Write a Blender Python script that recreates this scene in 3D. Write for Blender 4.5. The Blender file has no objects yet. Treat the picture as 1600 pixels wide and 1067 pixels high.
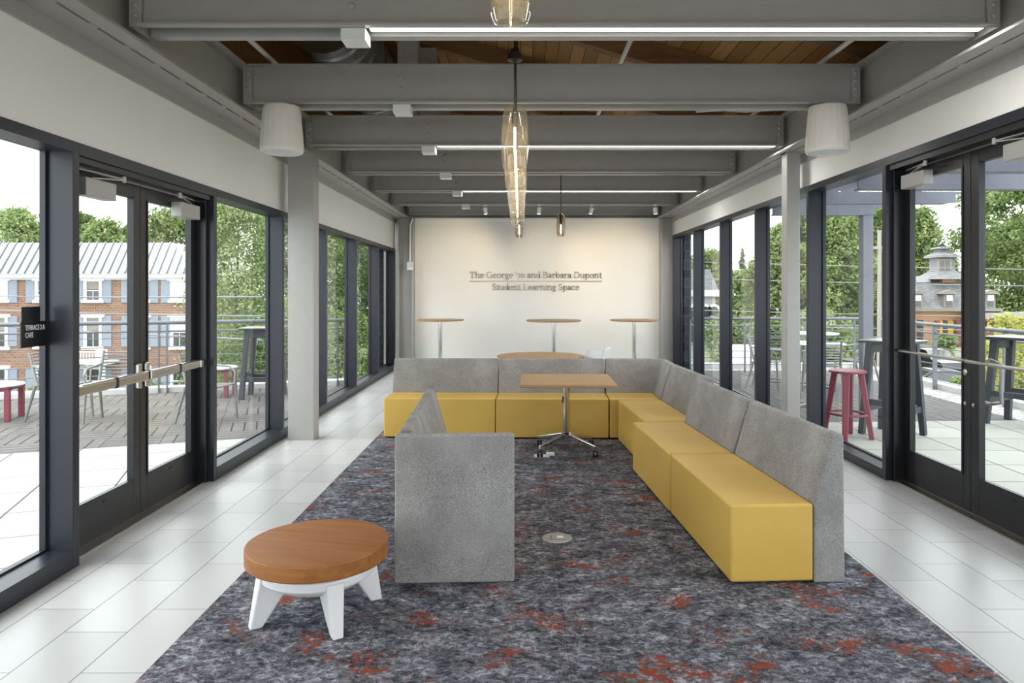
import bpy, bmesh, math, random
from mathutils import Vector, Matrix

# ------------------------------------------------------------------ camera, world, exposure
C = bpy.context.scene.collection
SC = bpy.context.scene
EYE = 1.64          # eye height
FPX = 1110.0        # focal length in pixels of the 1600 px frame
VX, VY = 813.5, 454.5
cam_d = bpy.data.cameras.new('camera')
cam = bpy.data.objects.new('camera', cam_d)
C.objects.link(cam)
cam.location = (0, 0, EYE)
cam.rotation_euler = (math.pi / 2, 0, 0)
cam_d.sensor_width = 36
cam_d.lens = FPX / 1600 * 36
cam_d.shift_x = (800 - VX) / 1600
cam_d.shift_y = -(533.5 - VY) / 1600
cam_d.clip_end = 600
SC.camera = cam

w = bpy.data.worlds.new('overcast_sky')
SC.world = w
w.use_nodes = True
bg = w.node_tree.nodes['Background']
bg.inputs[0].default_value = (0.93, 0.965, 1.0, 1)
bg.inputs[1].default_value = 1.9
SC.view_settings.view_transform = 'Standard'
SC.view_settings.look = 'None'
SC.view_settings.exposure = 0.92
SC.view_settings.gamma = 1
SC.view_settings.use_curve_mapping = False
SC.cycles.transparent_max_bounces = 40
SC.cycles.max_bounces = 10
SC.cycles.diffuse_bounces = 6

sun_d = bpy.data.lights.new('veiled_sun', 'SUN')
sun_d.energy = 1.2
sun_d.angle = math.radians(40)
sun_d.color = (1.0, 0.97, 0.92)
sun = bpy.data.objects.new('veiled_sun', sun_d)
sun.rotation_euler = (math.radians(38), 0, math.radians(-70))
C.objects.link(sun)

R = math.radians
PI = math.pi


def px(x, y, Z):
    """point at distance Z seen at a pixel of the photograph (used for taking measurements)"""
    return Vector(((x - VX) * Z / FPX, Z, EYE - (y - VY) * Z / FPX))


# ------------------------------------------------------------------ materials
class NT:
    def __init__(s, name):
        s.m = bpy.data.materials.new(name)
        s.m.use_nodes = True
        s.t = s.m.node_tree
        s.b = s.t.nodes['Principled BSDF']
        s.out = s.t.nodes['Material Output']
        s._tc = None

    def n(s, typ, **kw):
        nd = s.t.nodes.new(typ)
        for k, v in kw.items():
            setattr(nd, k, v)
        return nd

    def l(s, a, b):
        s.t.links.new(a, b)

    def put(s, sock, v):
        if hasattr(v, 'is_linked') or hasattr(v, 'links'):
            s.l(v, sock)
        else:
            sock.default_value = v

    @property
    def obj(s):
        if s._tc is None:
            s._tc = s.n('ShaderNodeTexCoord')
        return s._tc.outputs['Object']

    def mapping(s, scale=(1, 1, 1), rot=(0, 0, 0), loc=(0, 0, 0), vec=None):
        mp = s.n('ShaderNodeMapping')
        mp.inputs['Scale'].default_value = scale
        mp.inputs['Rotation'].default_value = rot
        mp.inputs['Location'].default_value = loc
        s.l(vec if vec is not None else s.obj, mp.inputs['Vector'])
        return mp.outputs[0]

    def noise(s, scale=5, detail=3, rough=.5, vec=None, dist=0):
        nd = s.n('ShaderNodeTexNoise')
        nd.inputs['Scale'].default_value = scale
        nd.inputs['Detail'].default_value = detail
        nd.inputs['Roughness'].default_value = rough
        nd.inputs['Distortion'].default_value = dist
        s.l(vec if vec is not None else s.obj, nd.inputs['Vector'])
        return nd.outputs[0]

    def math(s, op, a, b=0.0, c=0.0):
        nd = s.n('ShaderNodeMath', operation=op)
        s.put(nd.inputs[0], a)
        s.put(nd.inputs[1], b)
        s.put(nd.inputs[2], c)
        return nd.outputs[0]

    def ramp(s, fac, stops, interp='LINEAR'):
        nd = s.n('ShaderNodeValToRGB')
        nd.color_ramp.interpolation = interp
        el = nd.color_ramp.elements
        while len(el) < len(stops):
            el.new(0.5)
        for e, (p, c) in zip(el, stops):
            e.position = p
            e.color = (*c, 1) if len(c) == 3 else c
        s.l(fac, nd.inputs[0])
        return nd.outputs[0]

    def mix(s, fac, a, b):
        nd = s.n('ShaderNodeMix', data_type='RGBA')
        s.put(nd.inputs[0], fac)
        for i, v in ((6, a), (7, b)):
            if isinstance(v, tuple):
                nd.inputs[i].default_value = (*v, 1) if len(v) == 3 else v
            else:
                s.l(v, nd.inputs[i])
        return nd.outputs[2]

    def sep(s, vec=None):
        nd = s.n('ShaderNodeSeparateXYZ')
        s.l(vec if vec is not None else s.obj, nd.inputs[0])
        return nd.outputs

    def comb(s, x, y, z=0.0):
        nd = s.n('ShaderNodeCombineXYZ')
        s.put(nd.inputs[0], x)
        s.put(nd.inputs[1], y)
        s.put(nd.inputs[2], z)
        return nd.outputs[0]

    def white(s, vec):
        nd = s.n('ShaderNodeTexWhiteNoise')
        s.l(vec, nd.inputs['Vector'])
        return nd.outputs['Value']

    def bump(s, h, strength=.2, dist=.01):
        nd = s.n('ShaderNodeBump')
        nd.inputs['Strength'].default_value = strength
        nd.inputs['Distance'].default_value = dist
        s.l(h, nd.inputs['Height'])
        s.l(nd.outputs[0], s.b.inputs['Normal'])

    def set(s, color=None, rough=.5, metal=0.0, spec=.5, coat=0.0):
        if color is not None:
            if isinstance(color, tuple):
                s.b.inputs['Base Color'].default_value = (*color, 1)
            else:
                s.l(color, s.b.inputs['Base Color'])
        s.put(s.b.inputs['Roughness'], rough)
        s.b.inputs['Metallic'].default_value = metal
        s.b.inputs['Specular IOR Level'].default_value = spec
        s.b.inputs['Coat Weight'].default_value = coat
        return s.m


def plain(name, col, rough=.5, metal=0.0, spec=.5, var=.06, nscale=9, coat=0.0):
    t = NT(name)
    f = t.noise(nscale, 3)
    c = t.ramp(f, [(.3, tuple(v * (1 - var) for v in col)), (.7, tuple(min(1, v * (1 + var)) for v in col))])
    return t.set(c, rough, metal, spec, coat)


def glow(name, col, strength):
    t = NT(name)
    e = t.n('ShaderNodeEmission')
    e.inputs[0].default_value = (*col, 1)
    e.inputs[1].default_value = strength
    t.l(e.outputs[0], t.out.inputs[0])
    return t.m


def glass(name, tint=(1, 1, 1), ior=1.3, rough=0.0, edge=.6):
    t = NT(name)
    tr = t.n('ShaderNodeBsdfTransparent')
    tr.inputs[0].default_value = (*tint, 1)
    gl = t.n('ShaderNodeBsdfGlossy')
    gl.inputs['Roughness'].default_value = rough
    lw = t.n('ShaderNodeLayerWeight')
    lw.inputs[0].default_value = .5
    f0 = ((ior - 1) / (ior + 1)) ** 2
    fac = t.math('ADD', f0, t.math('MULTIPLY', t.math('POWER', lw.outputs['Facing'], 5.0), edge))
    mx = t.n('ShaderNodeMixShader')
    t.l(fac, mx.inputs[0])
    t.l(tr.outputs[0], mx.inputs[1])
    t.l(gl.outputs[0], mx.inputs[2])
    t.l(mx.outputs[0], t.out.inputs[0])
    return t.m


def seeded(name, tint, scatter, k, ior, edge):
    """blown glass full of small bubbles: mostly clear, a little of the light is scattered"""
    t = NT(name)
    tr = t.n('ShaderNodeBsdfTransparent')
    tr.inputs[0].default_value = (*tint, 1)
    gl = t.n('ShaderNodeBsdfGlossy')
    gl.inputs['Roughness'].default_value = .04
    tl = t.n('ShaderNodeBsdfTranslucent')
    tl.inputs[0].default_value = (*scatter, 1)
    lw = t.n('ShaderNodeLayerWeight')
    lw.inputs[0].default_value = .5
    f0 = ((ior - 1) / (ior + 1)) ** 2
    fac = t.math('ADD', f0, t.math('MULTIPLY', t.math('POWER', lw.outputs['Facing'], 2.6), edge))
    b_ = t.noise(90, 2, .5)
    sc = t.math('MULTIPLY', t.ramp(b_, [(.45, (.45, .45, .45)), (.62, (1, 1, 1))]), k)
    m1 = t.n('ShaderNodeMixShader')
    t.l(sc, m1.inputs[0])
    t.l(tr.outputs[0], m1.inputs[1])
    t.l(tl.outputs[0], m1.inputs[2])
    mx = t.n('ShaderNodeMixShader')
    t.l(fac, mx.inputs[0])
    t.l(m1.outputs[0], mx.inputs[1])
    t.l(gl.outputs[0], mx.inputs[2])
    t.l(mx.outputs[0], t.out.inputs[0])
    return t.m


def wood(name, dark, light, scale=1.0, rough=.35, axis=0, coat=.15):
    t = NT(name)
    sc = [14 * scale] * 3
    sc[axis] = 1.1 * scale
    v = t.mapping(tuple(sc))
    g = t.noise(1.6, 6, .6, v, .6)
    f = t.noise(9, 3, .6, v)
    c = t.ramp(g, [(.32, dark), (.68, light)])
    c2 = t.mix(t.math('MULTIPLY', f, .22), c, tuple(x * .55 for x in dark))
    return t.set(c2, rough, 0, .5, coat)


def tile_mat(name, w_, l_, x0, phase, alt, base, grout, rough, rot=0.0, gw=.003):
    """rows of tiles running along Y, w_ wide, l_ long, every other row shifted by alt"""
    t = NT(name)
    v = t.mapping(rot=(0, 0, rot))
    x, y, z = t.sep(v)
    u = t.math('DIVIDE', t.math('SUBTRACT', x, x0), w_)
    row = t.math('FLOOR', u)
    fu = t.math('FRACT', u)
    par = t.math('MODULO', t.math('ABSOLUTE', row), 2.0)
    s = t.math('DIVIDE', t.math('SUBTRACT', t.math('SUBTRACT', y, phase), t.math('MULTIPLY', par, alt)), l_)
    col = t.math('FLOOR', s)
    fs = t.math('FRACT', s)
    du = t.math('MULTIPLY', t.math('MINIMUM', fu, t.math('SUBTRACT', 1.0, fu)), w_)
    ds = t.math('MULTIPLY', t.math('MINIMUM', fs, t.math('SUBTRACT', 1.0, fs)), l_)
    g = t.math('MAXIMUM', t.math('LESS_THAN', du, gw / 2), t.math('MULTIPLY', t.math('LESS_THAN', ds, gw / 2), .75))
    rnd = t.white(t.comb(row, col, 3.0))
    cloud = t.noise(1.7, 5, .6, t.mapping((1.6, .5, 1), vec=v))
    k = t.math('ADD', t.math('MULTIPLY', rnd, .45), t.math('MULTIPLY', cloud, .55))
    c = t.ramp(k, [(.15, tuple(b * .86 for b in base)), (.85, tuple(min(1, b * 1.1) for b in base))])
    c = t.mix(g, c, grout)
    r = t.math('ADD', rough, t.math('MULTIPLY', cloud, .12))
    return t.set(c, r, 0, .5)


def brick_mat(name, c1, c2, mortar, scale=1.0, bw=.22, bh=.075, ax='XZ'):
    t = NT(name)
    x, y, z = t.sep()
    vec = t.comb(x if ax == 'XZ' else y, z, 0.0)
    bn = t.n('ShaderNodeTexBrick')
    t.l(vec, bn.inputs['Vector'])
    bn.inputs['Color1'].default_value = (*c1, 1)
    bn.inputs['Color2'].default_value = (*c2, 1)
    bn.inputs['Mortar'].default_value = (*mortar, 1)
    bn.inputs['Scale'].default_value = scale
    bn.inputs['Brick Width'].default_value = bw
    bn.inputs['Row Height'].default_value = bh
    bn.inputs['Mortar Size'].default_value = .008
    n = t.noise(.9, 4)
    c = t.mix(t.math('MULTIPLY', n, .3), bn.outputs[0], tuple(v * .7 for v in c1))
    return t.set(c, .85, 0, .2)


M = {}
M['tile'] = tile_mat('pale_porcelain_tile', .304, .61, -2.498, 0.0, .366, (.47, .472, .475), (.09, .09, .09), .26, gw=.0055)
M['paver'] = tile_mat('terrace_paver', .61, .61, 0.0, 0.1, 0.0, (.46, .46, .435), (.06, .06, .055), .75, rot=R(-19.5), gw=.016)
M['paver_right'] = tile_mat('terrace_paver_straight', .61, .61, 0.0, 0.15, 0.0, (.44, .445, .40), (.06, .06, .055), .75, rot=R(2), gw=.016)
M['frame'] = plain('charcoal_frame_paint', (.0155, .018, .029), .36, .0, .5, .04)
M['doorpaint'] = plain('black_bronze_door_paint', (.009, .0095, .0125), .34, 0, .5, .04)
M['steel'] = plain('grey_steel_paint', (.37, .36, .345), .34, 0, .7, .03)
M['white'] = plain('white_wall_paint', (.86, .845, .81), .7, 0, .25, .012, 2)
M['whitetrim'] = plain('white_metal_trim', (.8, .8, .8), .4, 0, .5, .01)
M['plastic'] = plain('white_plastic', (.75, .75, .76), .38, 0, .5, .01)
M['speaker'] = plain('off_white_speaker_shell', (.78, .745, .69), .55, 0, .3, .01)
M['black'] = plain('black_metal', (.012, .012, .012), .45)
M['chrome'] = plain('polished_chrome', (.62, .61, .59), .12, 1.0, .5, .01)
M['steelbar'] = plain('satin_stainless', (.58, .55, .5), .28, 1.0, .5, .02)
M['silver'] = plain('brushed_silver_lettering', (.40, .35, .29), .3, 1.0, .5, .03)
M['floorplate'] = plain('brushed_floor_plate', (.30, .29, .27), .35, .6)
M['alum'] = plain('silver_outdoor_aluminium', (.27, .27, .262), .42, .35, .5, .02)
M['rail'] = plain('grey_railing_paint', (.18, .19, .22), .4, .2, .5, .02)
M['pergola'] = plain('lavender_grey_steel_paint', (.23, .238, .295), .55, 0, .3, .02)
M['closer'] = plain('grey_closer_cover', (.42, .41, .39), .4, .2, .5, .02)
M['redpaint'] = plain('raspberry_red_paint', (.27, .045, .075), .45)
M['dkfurn'] = plain('dark_blue_grey_outdoor_plastic', (.04, .044, .058), .5)
M['tabletop_white'] = plain('white_outdoor_top', (.7, .7, .68), .5)
M['duct'] = plain('galvanised_duct', (.22, .22, .225), .28, .9)
M['maple'] = wood('maple_laminate', (.37, .205, .085), (.47, .28, .12), 1, .42, 0, .0)
M['cherry'] = wood('cherry_veneer', (.25, .082, .014), (.40, .158, .036), .8, .45, 0, .0)
M['rafter'] = wood('fir_rafter', (.15, .075, .028), (.26, .14, .055), .6, .55, 0, 0)
M['curbstone'] = plain('white_coping', (.68, .68, .68), .6)
M['asphalt'] = plain('asphalt', (.12, .12, .125), .85, nscale=3)
M['lawn'] = plain('lawn_green', (.20, .215, .15), .9, var=.3, nscale=.6)
M['slate'] = brick_mat('slate_shingles', (.19, .19, .20), (.28, .275, .285), (.09, .09, .09), 1, .3, .18)
M['redbrick'] = brick_mat('red_brick', (.235, .125, .083), (.31, .185, .125), (.45, .41, .36), 1, .36, .15)
M['orangebrick'] = brick_mat('orange_brick', (.50, .25, .14), (.58, .32, .19), (.5, .33, .22))
M['stone'] = brick_mat('dark_field_stone', (.035, .045, .06), (.085, .095, .115), (.17, .18, .19), 1, .34, .19, 'XZ')
M['metalroof'] = plain('white_standing_seam_roof', (.43, .45, .46), .5, 0, .4, .02, 2)
M['shutter'] = plain('blue_grey_shutter', (.25, .285, .345), .6)
M['trimwhite'] = plain('white_window_trim', (.78, .78, .77), .6)
M['darkpane'] = plain('dark_window_glass', (.05, .055, .06), .08, 0, .8)
M['yellowpaint'] = plain('yellow_door_paint', (.72, .42, .03), .5)
M['maroon'] = plain('maroon_roof_trim', (.19, .045, .04), .6)
M['greywood'] = plain('weathered_grey_trim', (.27, .24, .21), .7)
M['bark'] = plain('bark', (.13, .10, .07), .9, var=.3)
M['carpaint'] = plain('black_car_paint', (.012, .013, .015), .15, 0, .6, coat=.6)
M['silvercar'] = plain('silver_car_paint', (.5, .5, .52), .2, .3, .6, coat=.5)
M['rubber'] = plain('rubber', (.02, .02, .02), .8)
M['concretebase'] = plain('concrete', (.42, .42, .41), .8)
M['polewood'] = plain('bleached_pole_wood', (.33, .30, .265), .8)
M['signblack'] = plain('black_sign_plate', (.008, .008, .01), .3)
M['signwhite'] = plain('white_sign_letters', (.85, .85, .85), .5)
M['led'] = glow('led_diffuser', (1, .985, .96), 5)
M['filament'] = glow('pendant_filament', (1, .74, .42), 35)
M['spotlens'] = glow('spot_lens', (1, .86, .62), 20)
M['pane'] = glass('window_glass', (.965, .985, .975), 1.28)
M['seeded'] = seeded('seeded_amber_glass', (.95, .92, .85), (.97, .92, .82), .20, 1.5, .8)
M['smoked'] = seeded('smoked_grey_glass', (.68, .63, .55), (.4, .36, .3), .10, 1.5, .8)


def m_gravel():
    t = NT('pale_gravel')
    v = t.n('ShaderNodeTexVoronoi')
    v.inputs['Scale'].default_value = 22
    t.l(t.obj, v.inputs['Vector'])
    c = t.ramp(t.white(v.outputs['Position']), [(0, (.3, .29, .28)), (1, (.72, .7, .68))])
    t.bump(v.outputs['Distance'], .8, .03)
    return t.set(c, .85)


def m_deck(rot):
    """square deck tiles, slats turned by 90 degrees on every other tile"""
    t = NT('grey_wood_deck_tiles')
    v = t.mapping(rot=(0, 0, rot))
    x, y, z = t.sep(v)
    a, b = t.math('DIVIDE', x, .56), t.math('DIVIDE', y, .56)
    chk = t.math('MODULO', t.math('ABSOLUTE', t.math('ADD', t.math('FLOOR', a), t.math('FLOOR', b))), 2.0)
    sa, sb = t.math('FRACT', t.math('MULTIPLY', a, 4.0)), t.math('FRACT', t.math('MULTIPLY', b, 4.0))
    d1 = t.math('MINIMUM', sa, t.math('SUBTRACT', 1.0, sa))
    d2 = t.math('MINIMUM', sb, t.math('SUBTRACT', 1.0, sb))
    d = t.math('ADD', t.math('MULTIPLY', chk, d1), t.math('MULTIPLY', t.math('SUBTRACT', 1.0, chk), d2))
    gap = t.math('LESS_THAN', d, .075)
    n = t.noise(3, 5, .6, v)
    n2 = t.noise(40, 3, .6, v)
    k = t.math('ADD', t.math('MULTIPLY', n, .6), t.math('MULTIPLY', n2, .4))
    c = t.ramp(k, [(.3, (.12, .112, .108)), (.7, (.22, .21, .205))])
    return t.set(t.mix(gap, c, (.05, .045, .04)), .8, 0, .2)


def m_planks():
    """roof boards running along Y"""
    t = NT('fir_roof_boards')
    x, y, z = t.sep()
    u = t.math('DIVIDE', x, .16)
    row = t.math('FLOOR', u)
    f = t.math('FRACT', u)
    seg = t.math('FLOOR', t.math('DIVIDE', t.math('ADD', y, t.math('MULTIPLY', row, 1.37)), 3.1))
    r = t.white(t.comb(row, seg, 1.0))
    g = t.noise(2.0, 6, .65, t.mapping((12, .8, 12)), .8)
    k = t.math('ADD', t.math('MULTIPLY', r, .5), t.math('MULTIPLY', g, .5))
    c = t.ramp(k, [(.2, (.23, .115, .035)), (.55, (.37, .20, .07)), (.85, (.5, .31, .125))])
    gap = t.math('LESS_THAN', t.math('MINIMUM', f, t.math('SUBTRACT', 1.0, f)), .03)
    return t.set(t.mix(gap, c, (.05, .025, .01)), .5, 0, .3)


def m_carpet():
    t = NT('mottled_carpet')
    v = t.mapping((1.0, 1.35, 1.0))
    big = t.noise(5.5, 4, .62, v, .5)
    mid = t.noise(24, 5, .72, v, .9)
    fine = t.noise(170, 2, .6, t.mapping((1, 1.7, 1)))
    k = t.math('ADD', t.math('MULTIPLY', big, .26), t.math('ADD', t.math('MULTIPLY', mid, .52), t.math('MULTIPLY', fine, .22)))
    c = t.ramp(k, [(.39, (.013, .013, .017)), (.46, (.062, .064, .078)), (.53, (.165, .168, .195)), (.61, (.46, .465, .515))])
    rv = t.mapping((1.0, 1.25, 1.0), loc=(7.3, 2.2, 0))
    r1 = t.noise(3.1, 3, .55, rv, .3)
    r2 = t.noise(24, 4, .75, rv, .9)
    rk = t.math('ADD', t.math('MULTIPLY', r1, .5), t.math('MULTIPLY', r2, .5))
    rm = t.ramp(rk, [(.572, (0, 0, 0)), (.595, (1, 1, 1))])
    rust = t.mix(fine, (.16, .028, .012), (.34, .085, .045))
    c = t.mix(rm, c, rust)
    # carpet tile seams
    x, y, z = t.sep()
    fx = t.math('FRACT', t.math('DIVIDE', t.math('ADD', x, 1.61), .912))
    sx = t.math('LESS_THAN', t.math('MINIMUM', fx, t.math('SUBTRACT', 1.0, fx)), .0016)
    c = t.mix(t.math('MULTIPLY', sx, .7), c, (.01, .01, .012))
    t.bump(fine, .5, .006)
    return t.set(c, .95, 0, .1)


def m_fabric():
    t = NT('grey_woven_upholstery')
    v = t.mapping((1, 1, 2.2))
    f = t.noise(230, 2, .7, v)
    big = t.noise(3.2, 4, .6)
    w1 = t.noise(60, 3, .6, t.mapping((1, 1, 6)))
    k = t.math('ADD', t.math('MULTIPLY', f, .6), t.math('ADD', t.math('MULTIPLY', big, .2), t.math('MULTIPLY', w1, .2)))
    c = t.ramp(k, [(.35, (.10, .097, .096)), (.5, (.28, .272, .268)), (.64, (.58, .565, .555))])
    t.bump(f, .4, .003)
    return t.set(c, .95, 0, .12)


def m_vinyl():
    t = NT('mustard_vinyl')
    n = t.noise(1.6, 3)
    g = t.noise(330, 2)
    c = t.ramp(n, [(.3, (.60, .385, .083)), (.7, (.67, .44, .102))])
    t.bump(g, .08, .002)
    return t.set(c, .42, 0, .4)


def m_leaf(name, dark, light, tip):
    t = NT(name)
    n = t.noise(.9, 4, .65)
    oi = t.n('ShaderNodeObjectInfo')
    k = t.math('ADD', n, t.math('MULTIPLY', t.math('SUBTRACT', oi.outputs['Random'], .5), .2))
    c = t.ramp(k, [(.3, dark), (.5, light), (.72, tip)])
    d = t.n('ShaderNodeBsdfDiffuse')
    tl = t.n('ShaderNodeBsdfTranslucent')
    mx = t.n('ShaderNodeMixShader')
    mx.inputs[0].default_value = .35
    t.l(c, d.inputs[0])
    t.l(c, tl.inputs[0])
    t.l(d.outputs[0], mx.inputs[1])
    t.l(tl.outputs[0], mx.inputs[2])
    t.l(mx.outputs[0], t.out.inputs[0])
    return t.m


M['gravel'] = m_gravel()
M['deck_l'] = m_deck(R(-19.5))
M['deck_r'] = m_deck(R(2))
M['boards'] = m_planks()
M['carpet'] = m_carpet()
M['fabric'] = m_fabric()
M['vinyl'] = m_vinyl()
M['leaf'] = m_leaf('green_leaves', (.095, .145, .045), (.23, .305, .115), (.45, .50, .27))
M['leafd'] = m_leaf('deep_green_needles', (.06, .10, .05), (.145, .20, .10), (.29, .345, .20))
M['leafy'] = m_leaf('yellow_green_leaves', (.16, .22, .06), (.40, .40, .11), (.62, .60, .26))


# ------------------------------------------------------------------ mesh helpers
class MB:
    def __init__(s):
        s.v, s.f = [], []

    def add(s, vs, fs):
        o = len(s.v)
        s.v += [tuple(p) for p in vs]
        s.f += [tuple(i + o for i in f) for f in fs]
        return s

    def box(s, x0, y0, z0, x1, y1, z1):
        x0, x1 = min(x0, x1), max(x0, x1)
        y0, y1 = min(y0, y1), max(y0, y1)
        z0, z1 = min(z0, z1), max(z0, z1)
        return s.add([(x0, y0, z0), (x1, y0, z0), (x1, y1, z0), (x0, y1, z0), (x0, y0, z1), (x1, y0, z1), (x1, y1, z1), (x0, y1, z1)],
                     [(3, 2, 1, 0), (4, 5, 6, 7), (0, 1, 5, 4), (1, 2, 6, 5), (2, 3, 7, 6), (3, 0, 4, 7)])

    def bar(s, p, q, w_, h_, up=(0, 0, 1), w2=None, h2=None):
        """rectangular bar from p to q; w_ across, h_ along up; may taper"""
        p, q = Vector(p), Vector(q)
        d = (q - p).normalized()
        up = Vector(up)
        if abs(d.dot(up)) > .98:
            up = Vector((0, 1, 0))
        a = d.cross(up).normalized()
        u = a.cross(d).normalized()
        w2 = w_ if w2 is None else w2
        h2 = h_ if h2 is None else h2
        vs = []
        for c, ww, hh in ((p, w_, h_), (q, w2, h2)):
            for i, j in ((-1, -1), (1, -1), (1, 1), (-1, 1)):
                vs.append(c + a * (i * ww / 2) + u * (j * hh / 2))
        return s.add(vs, [(0, 1, 2, 3), (7, 6, 5, 4), (0, 4, 5, 1), (1, 5, 6, 2), (2, 6, 7, 3), (3, 7, 4, 0)])

    def tube(s, pts, r, n=10, caps=True, closed=False):
        pts = [Vector(p) for p in pts]
        N = len(pts)
        rs = r if isinstance(r, (list, tuple)) else [r] * N
        prev = None
        rings = []
        for i, p in enumerate(pts):
            if closed:
                d = (pts[(i + 1) % N] - pts[i - 1])
            else:
                d = pts[min(i + 1, N - 1)] - pts[max(i - 1, 0)]
            d.normalize()
            if prev is None:
                a = Vector((0, 0, 1)) if abs(d.z) < .9 else Vector((1, 0, 0))
            else:
                a = prev
            b = d.cross(a)
            if b.length < 1e-6:
                b = d.cross(Vector((0, 1, 0)))
            b.normalize()
            a = b.cross(d).normalized()
            prev = a
            rings.append([p + (a * math.cos(2 * PI * k / n) + b * math.sin(2 * PI * k / n)) * rs[i] for k in range(n)])
        vs = [q for rg in rings for q in rg]
        fs = []
        for i in range(N if closed else N - 1):
            j = (i + 1) % N
            for k in range(n):
                k2 = (k + 1) % n
                fs.append((i * n + k, i * n + k2, j * n + k2, j * n + k))
        if caps and not closed:
            fs.append(tuple(range(n - 1, -1, -1)))
            fs.append(tuple((N - 1) * n + k for k in range(n)))
        return s.add(vs, fs)

    def lathe(s, prof, c=(0, 0, 0), n=32, closed_prof=False, rot=None):
        """prof: list of (radius, z)"""
        vs, fs = [], []
        c = Vector(c)
        ext = []
        m_ = len(prof)
        for i in range(m_ if closed_prof else m_ - 1):
            (ra, za), (rb, zb) = prof[i], prof[(i + 1) % m_]
            ext.append((ra, za))
            ln = math.hypot(rb - ra, zb - za)
            if ln > .025:
                for f in (.004 / ln, 1 - .004 / ln):
                    ext.append((ra + (rb - ra) * f, za + (zb - za) * f))
        if not closed_prof:
            ext.append(prof[-1])
        prof = ext
        P = len(prof)
        for r, z in prof:
            for k in range(n):
                a = 2 * PI * k / n
                p = Vector((r * math.cos(a), r * math.sin(a), z))
                if rot is not None:
                    p = rot @ p
                vs.append(c + p)
        for i in range(P if closed_prof else P - 1):
            j = (i + 1) % P
            for k in range(n):
                k2 = (k + 1) % n
                fs.append((i * n + k, i * n + k2, j * n + k2, j * n + k))
        if not closed_prof:
            if prof[0][0] > 1e-5:
                fs.append(tuple(range(n - 1, -1, -1)))
            if prof[-1][0] > 1e-5:
                fs.append(tuple((P - 1) * n + k for k in range(n)))
        return s.add(vs, fs)

    def cyl(s, c, r, z0, z1, n=24):
        return s.lathe([(r, z0), (r, z1)], c, n)

    def prism(s, poly, z0, z1):
        """poly: (x, y) counter clockwise, extruded in z"""
        n = len(poly)
        vs = [(x, y, z0) for x, y in poly] + [(x, y, z1) for x, y in poly]
        fs = [tuple(range(n - 1, -1, -1)), tuple(range(n, 2 * n))]
        fs += [(i, (i + 1) % n, n + (i + 1) % n, n + i) for i in range(n)]
        return s.add(vs, fs)

    def prism_x(s, prof, x0, x1):
        """prof: (y, z), extruded along x"""
        n = len(prof)
        vs = [(x0, y, z) for y, z in prof] + [(x1, y, z) for y, z in prof]
        fs = [tuple(range(n)), tuple(range(2 * n - 1, n - 1, -1))]
        fs += [(i, n + i, n + (i + 1) % n, (i + 1) % n) for i in range(n)]
        return s.add(vs, fs)

    def prism_y(s, prof, y0, y1):
        """prof: (x, z), extruded along y"""
        n = len(prof)
        vs = [(x, y0, z) for x, z in prof] + [(x, y1, z) for x, z in prof]
        fs = [tuple(range(n)), tuple(range(2 * n - 1, n - 1, -1))]
        fs += [(i, n + i, n + (i + 1) % n, (i + 1) % n) for i in range(n)]
        return s.add(vs, fs)

    def build(s, name, mt, parent=None, bevel=0, seg=2, smooth=False, world=False, sub=0):
        vs = s.v
        if parent is not None and world:
            chain, o = Matrix.Identity(4), parent
            while o is not None:
                chain = o.matrix_basis @ chain
                o = o.parent
            inv = chain.inverted()
            vs = [tuple(inv @ Vector(p)) for p in vs]
        me = bpy.data.meshes.new(name)
        me.from_pydata(vs, [], s.f)
        bm = bmesh.new()
        bm.from_mesh(me)
        bmesh.ops.recalc_face_normals(bm, faces=bm.faces)
        bm.to_mesh(me)
        bm.free()
        me.materials.append(mt)
        if smooth:
            me.shade_smooth()
            try:
                me.set_sharp_from_angle(angle=R(40))
            except Exception:
                pass
        o = bpy.data.objects.new(name, me)
        C.objects.link(o)
        if parent is not None:
            o.parent = parent
        if bevel:
            md = o.modifiers.new('bevel', 'BEVEL')
            md.width = bevel
            md.segments = seg
            md.limit_method = 'ANGLE'
            md.angle_limit = R(35)
            md.harden_normals = smooth
        if sub:
            md = o.modifiers.new('sub', 'SUBSURF')
            md.levels = sub
            md.render_levels = sub
        return o


def tag(o, label, cat, group=None, kind=None):
    o['label'] = label
    o['category'] = cat
    if group:
        o['group'] = group
    if kind:
        o['kind'] = kind
    return o


def thing(name, label, cat, loc=(0, 0, 0), rz=0.0, group=None, kind=None):
    o = bpy.data.objects.new(name, None)
    o.empty_display_size = .1
    C.objects.link(o)
    o.location = loc
    o.rotation_euler = (0, 0, rz)
    return tag(o, label, cat, group, kind)


def struct(o, label=None):
    o['kind'] = 'structure'
    if label:
        o['label'] = label
    return o


def struct_empty(name, label=None, loc=(0, 0, 0), rz=0.0):
    o = bpy.data.objects.new(name, None)
    o.empty_display_size = .1
    C.objects.link(o)
    o.location = loc
    o.rotation_euler = (0, 0, rz)
    return struct(o, label)


def copy_tree(o, loc=None, rz=None, label=None, group=None, scale=None, parent=None):
    c = o.copy()
    C.objects.link(c)
    if parent is not None:
        c.parent = parent
    if loc is not None:
        c.location = loc
    if rz is not None:
        c.rotation_euler = (0, 0, rz)
    if scale is not None:
        c.scale = scale
    if label:
        c['label'] = label
    if group:
        c['group'] = group
    for ch in list(o.children):
        copy_tree(ch, parent=c)
    return c


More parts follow.
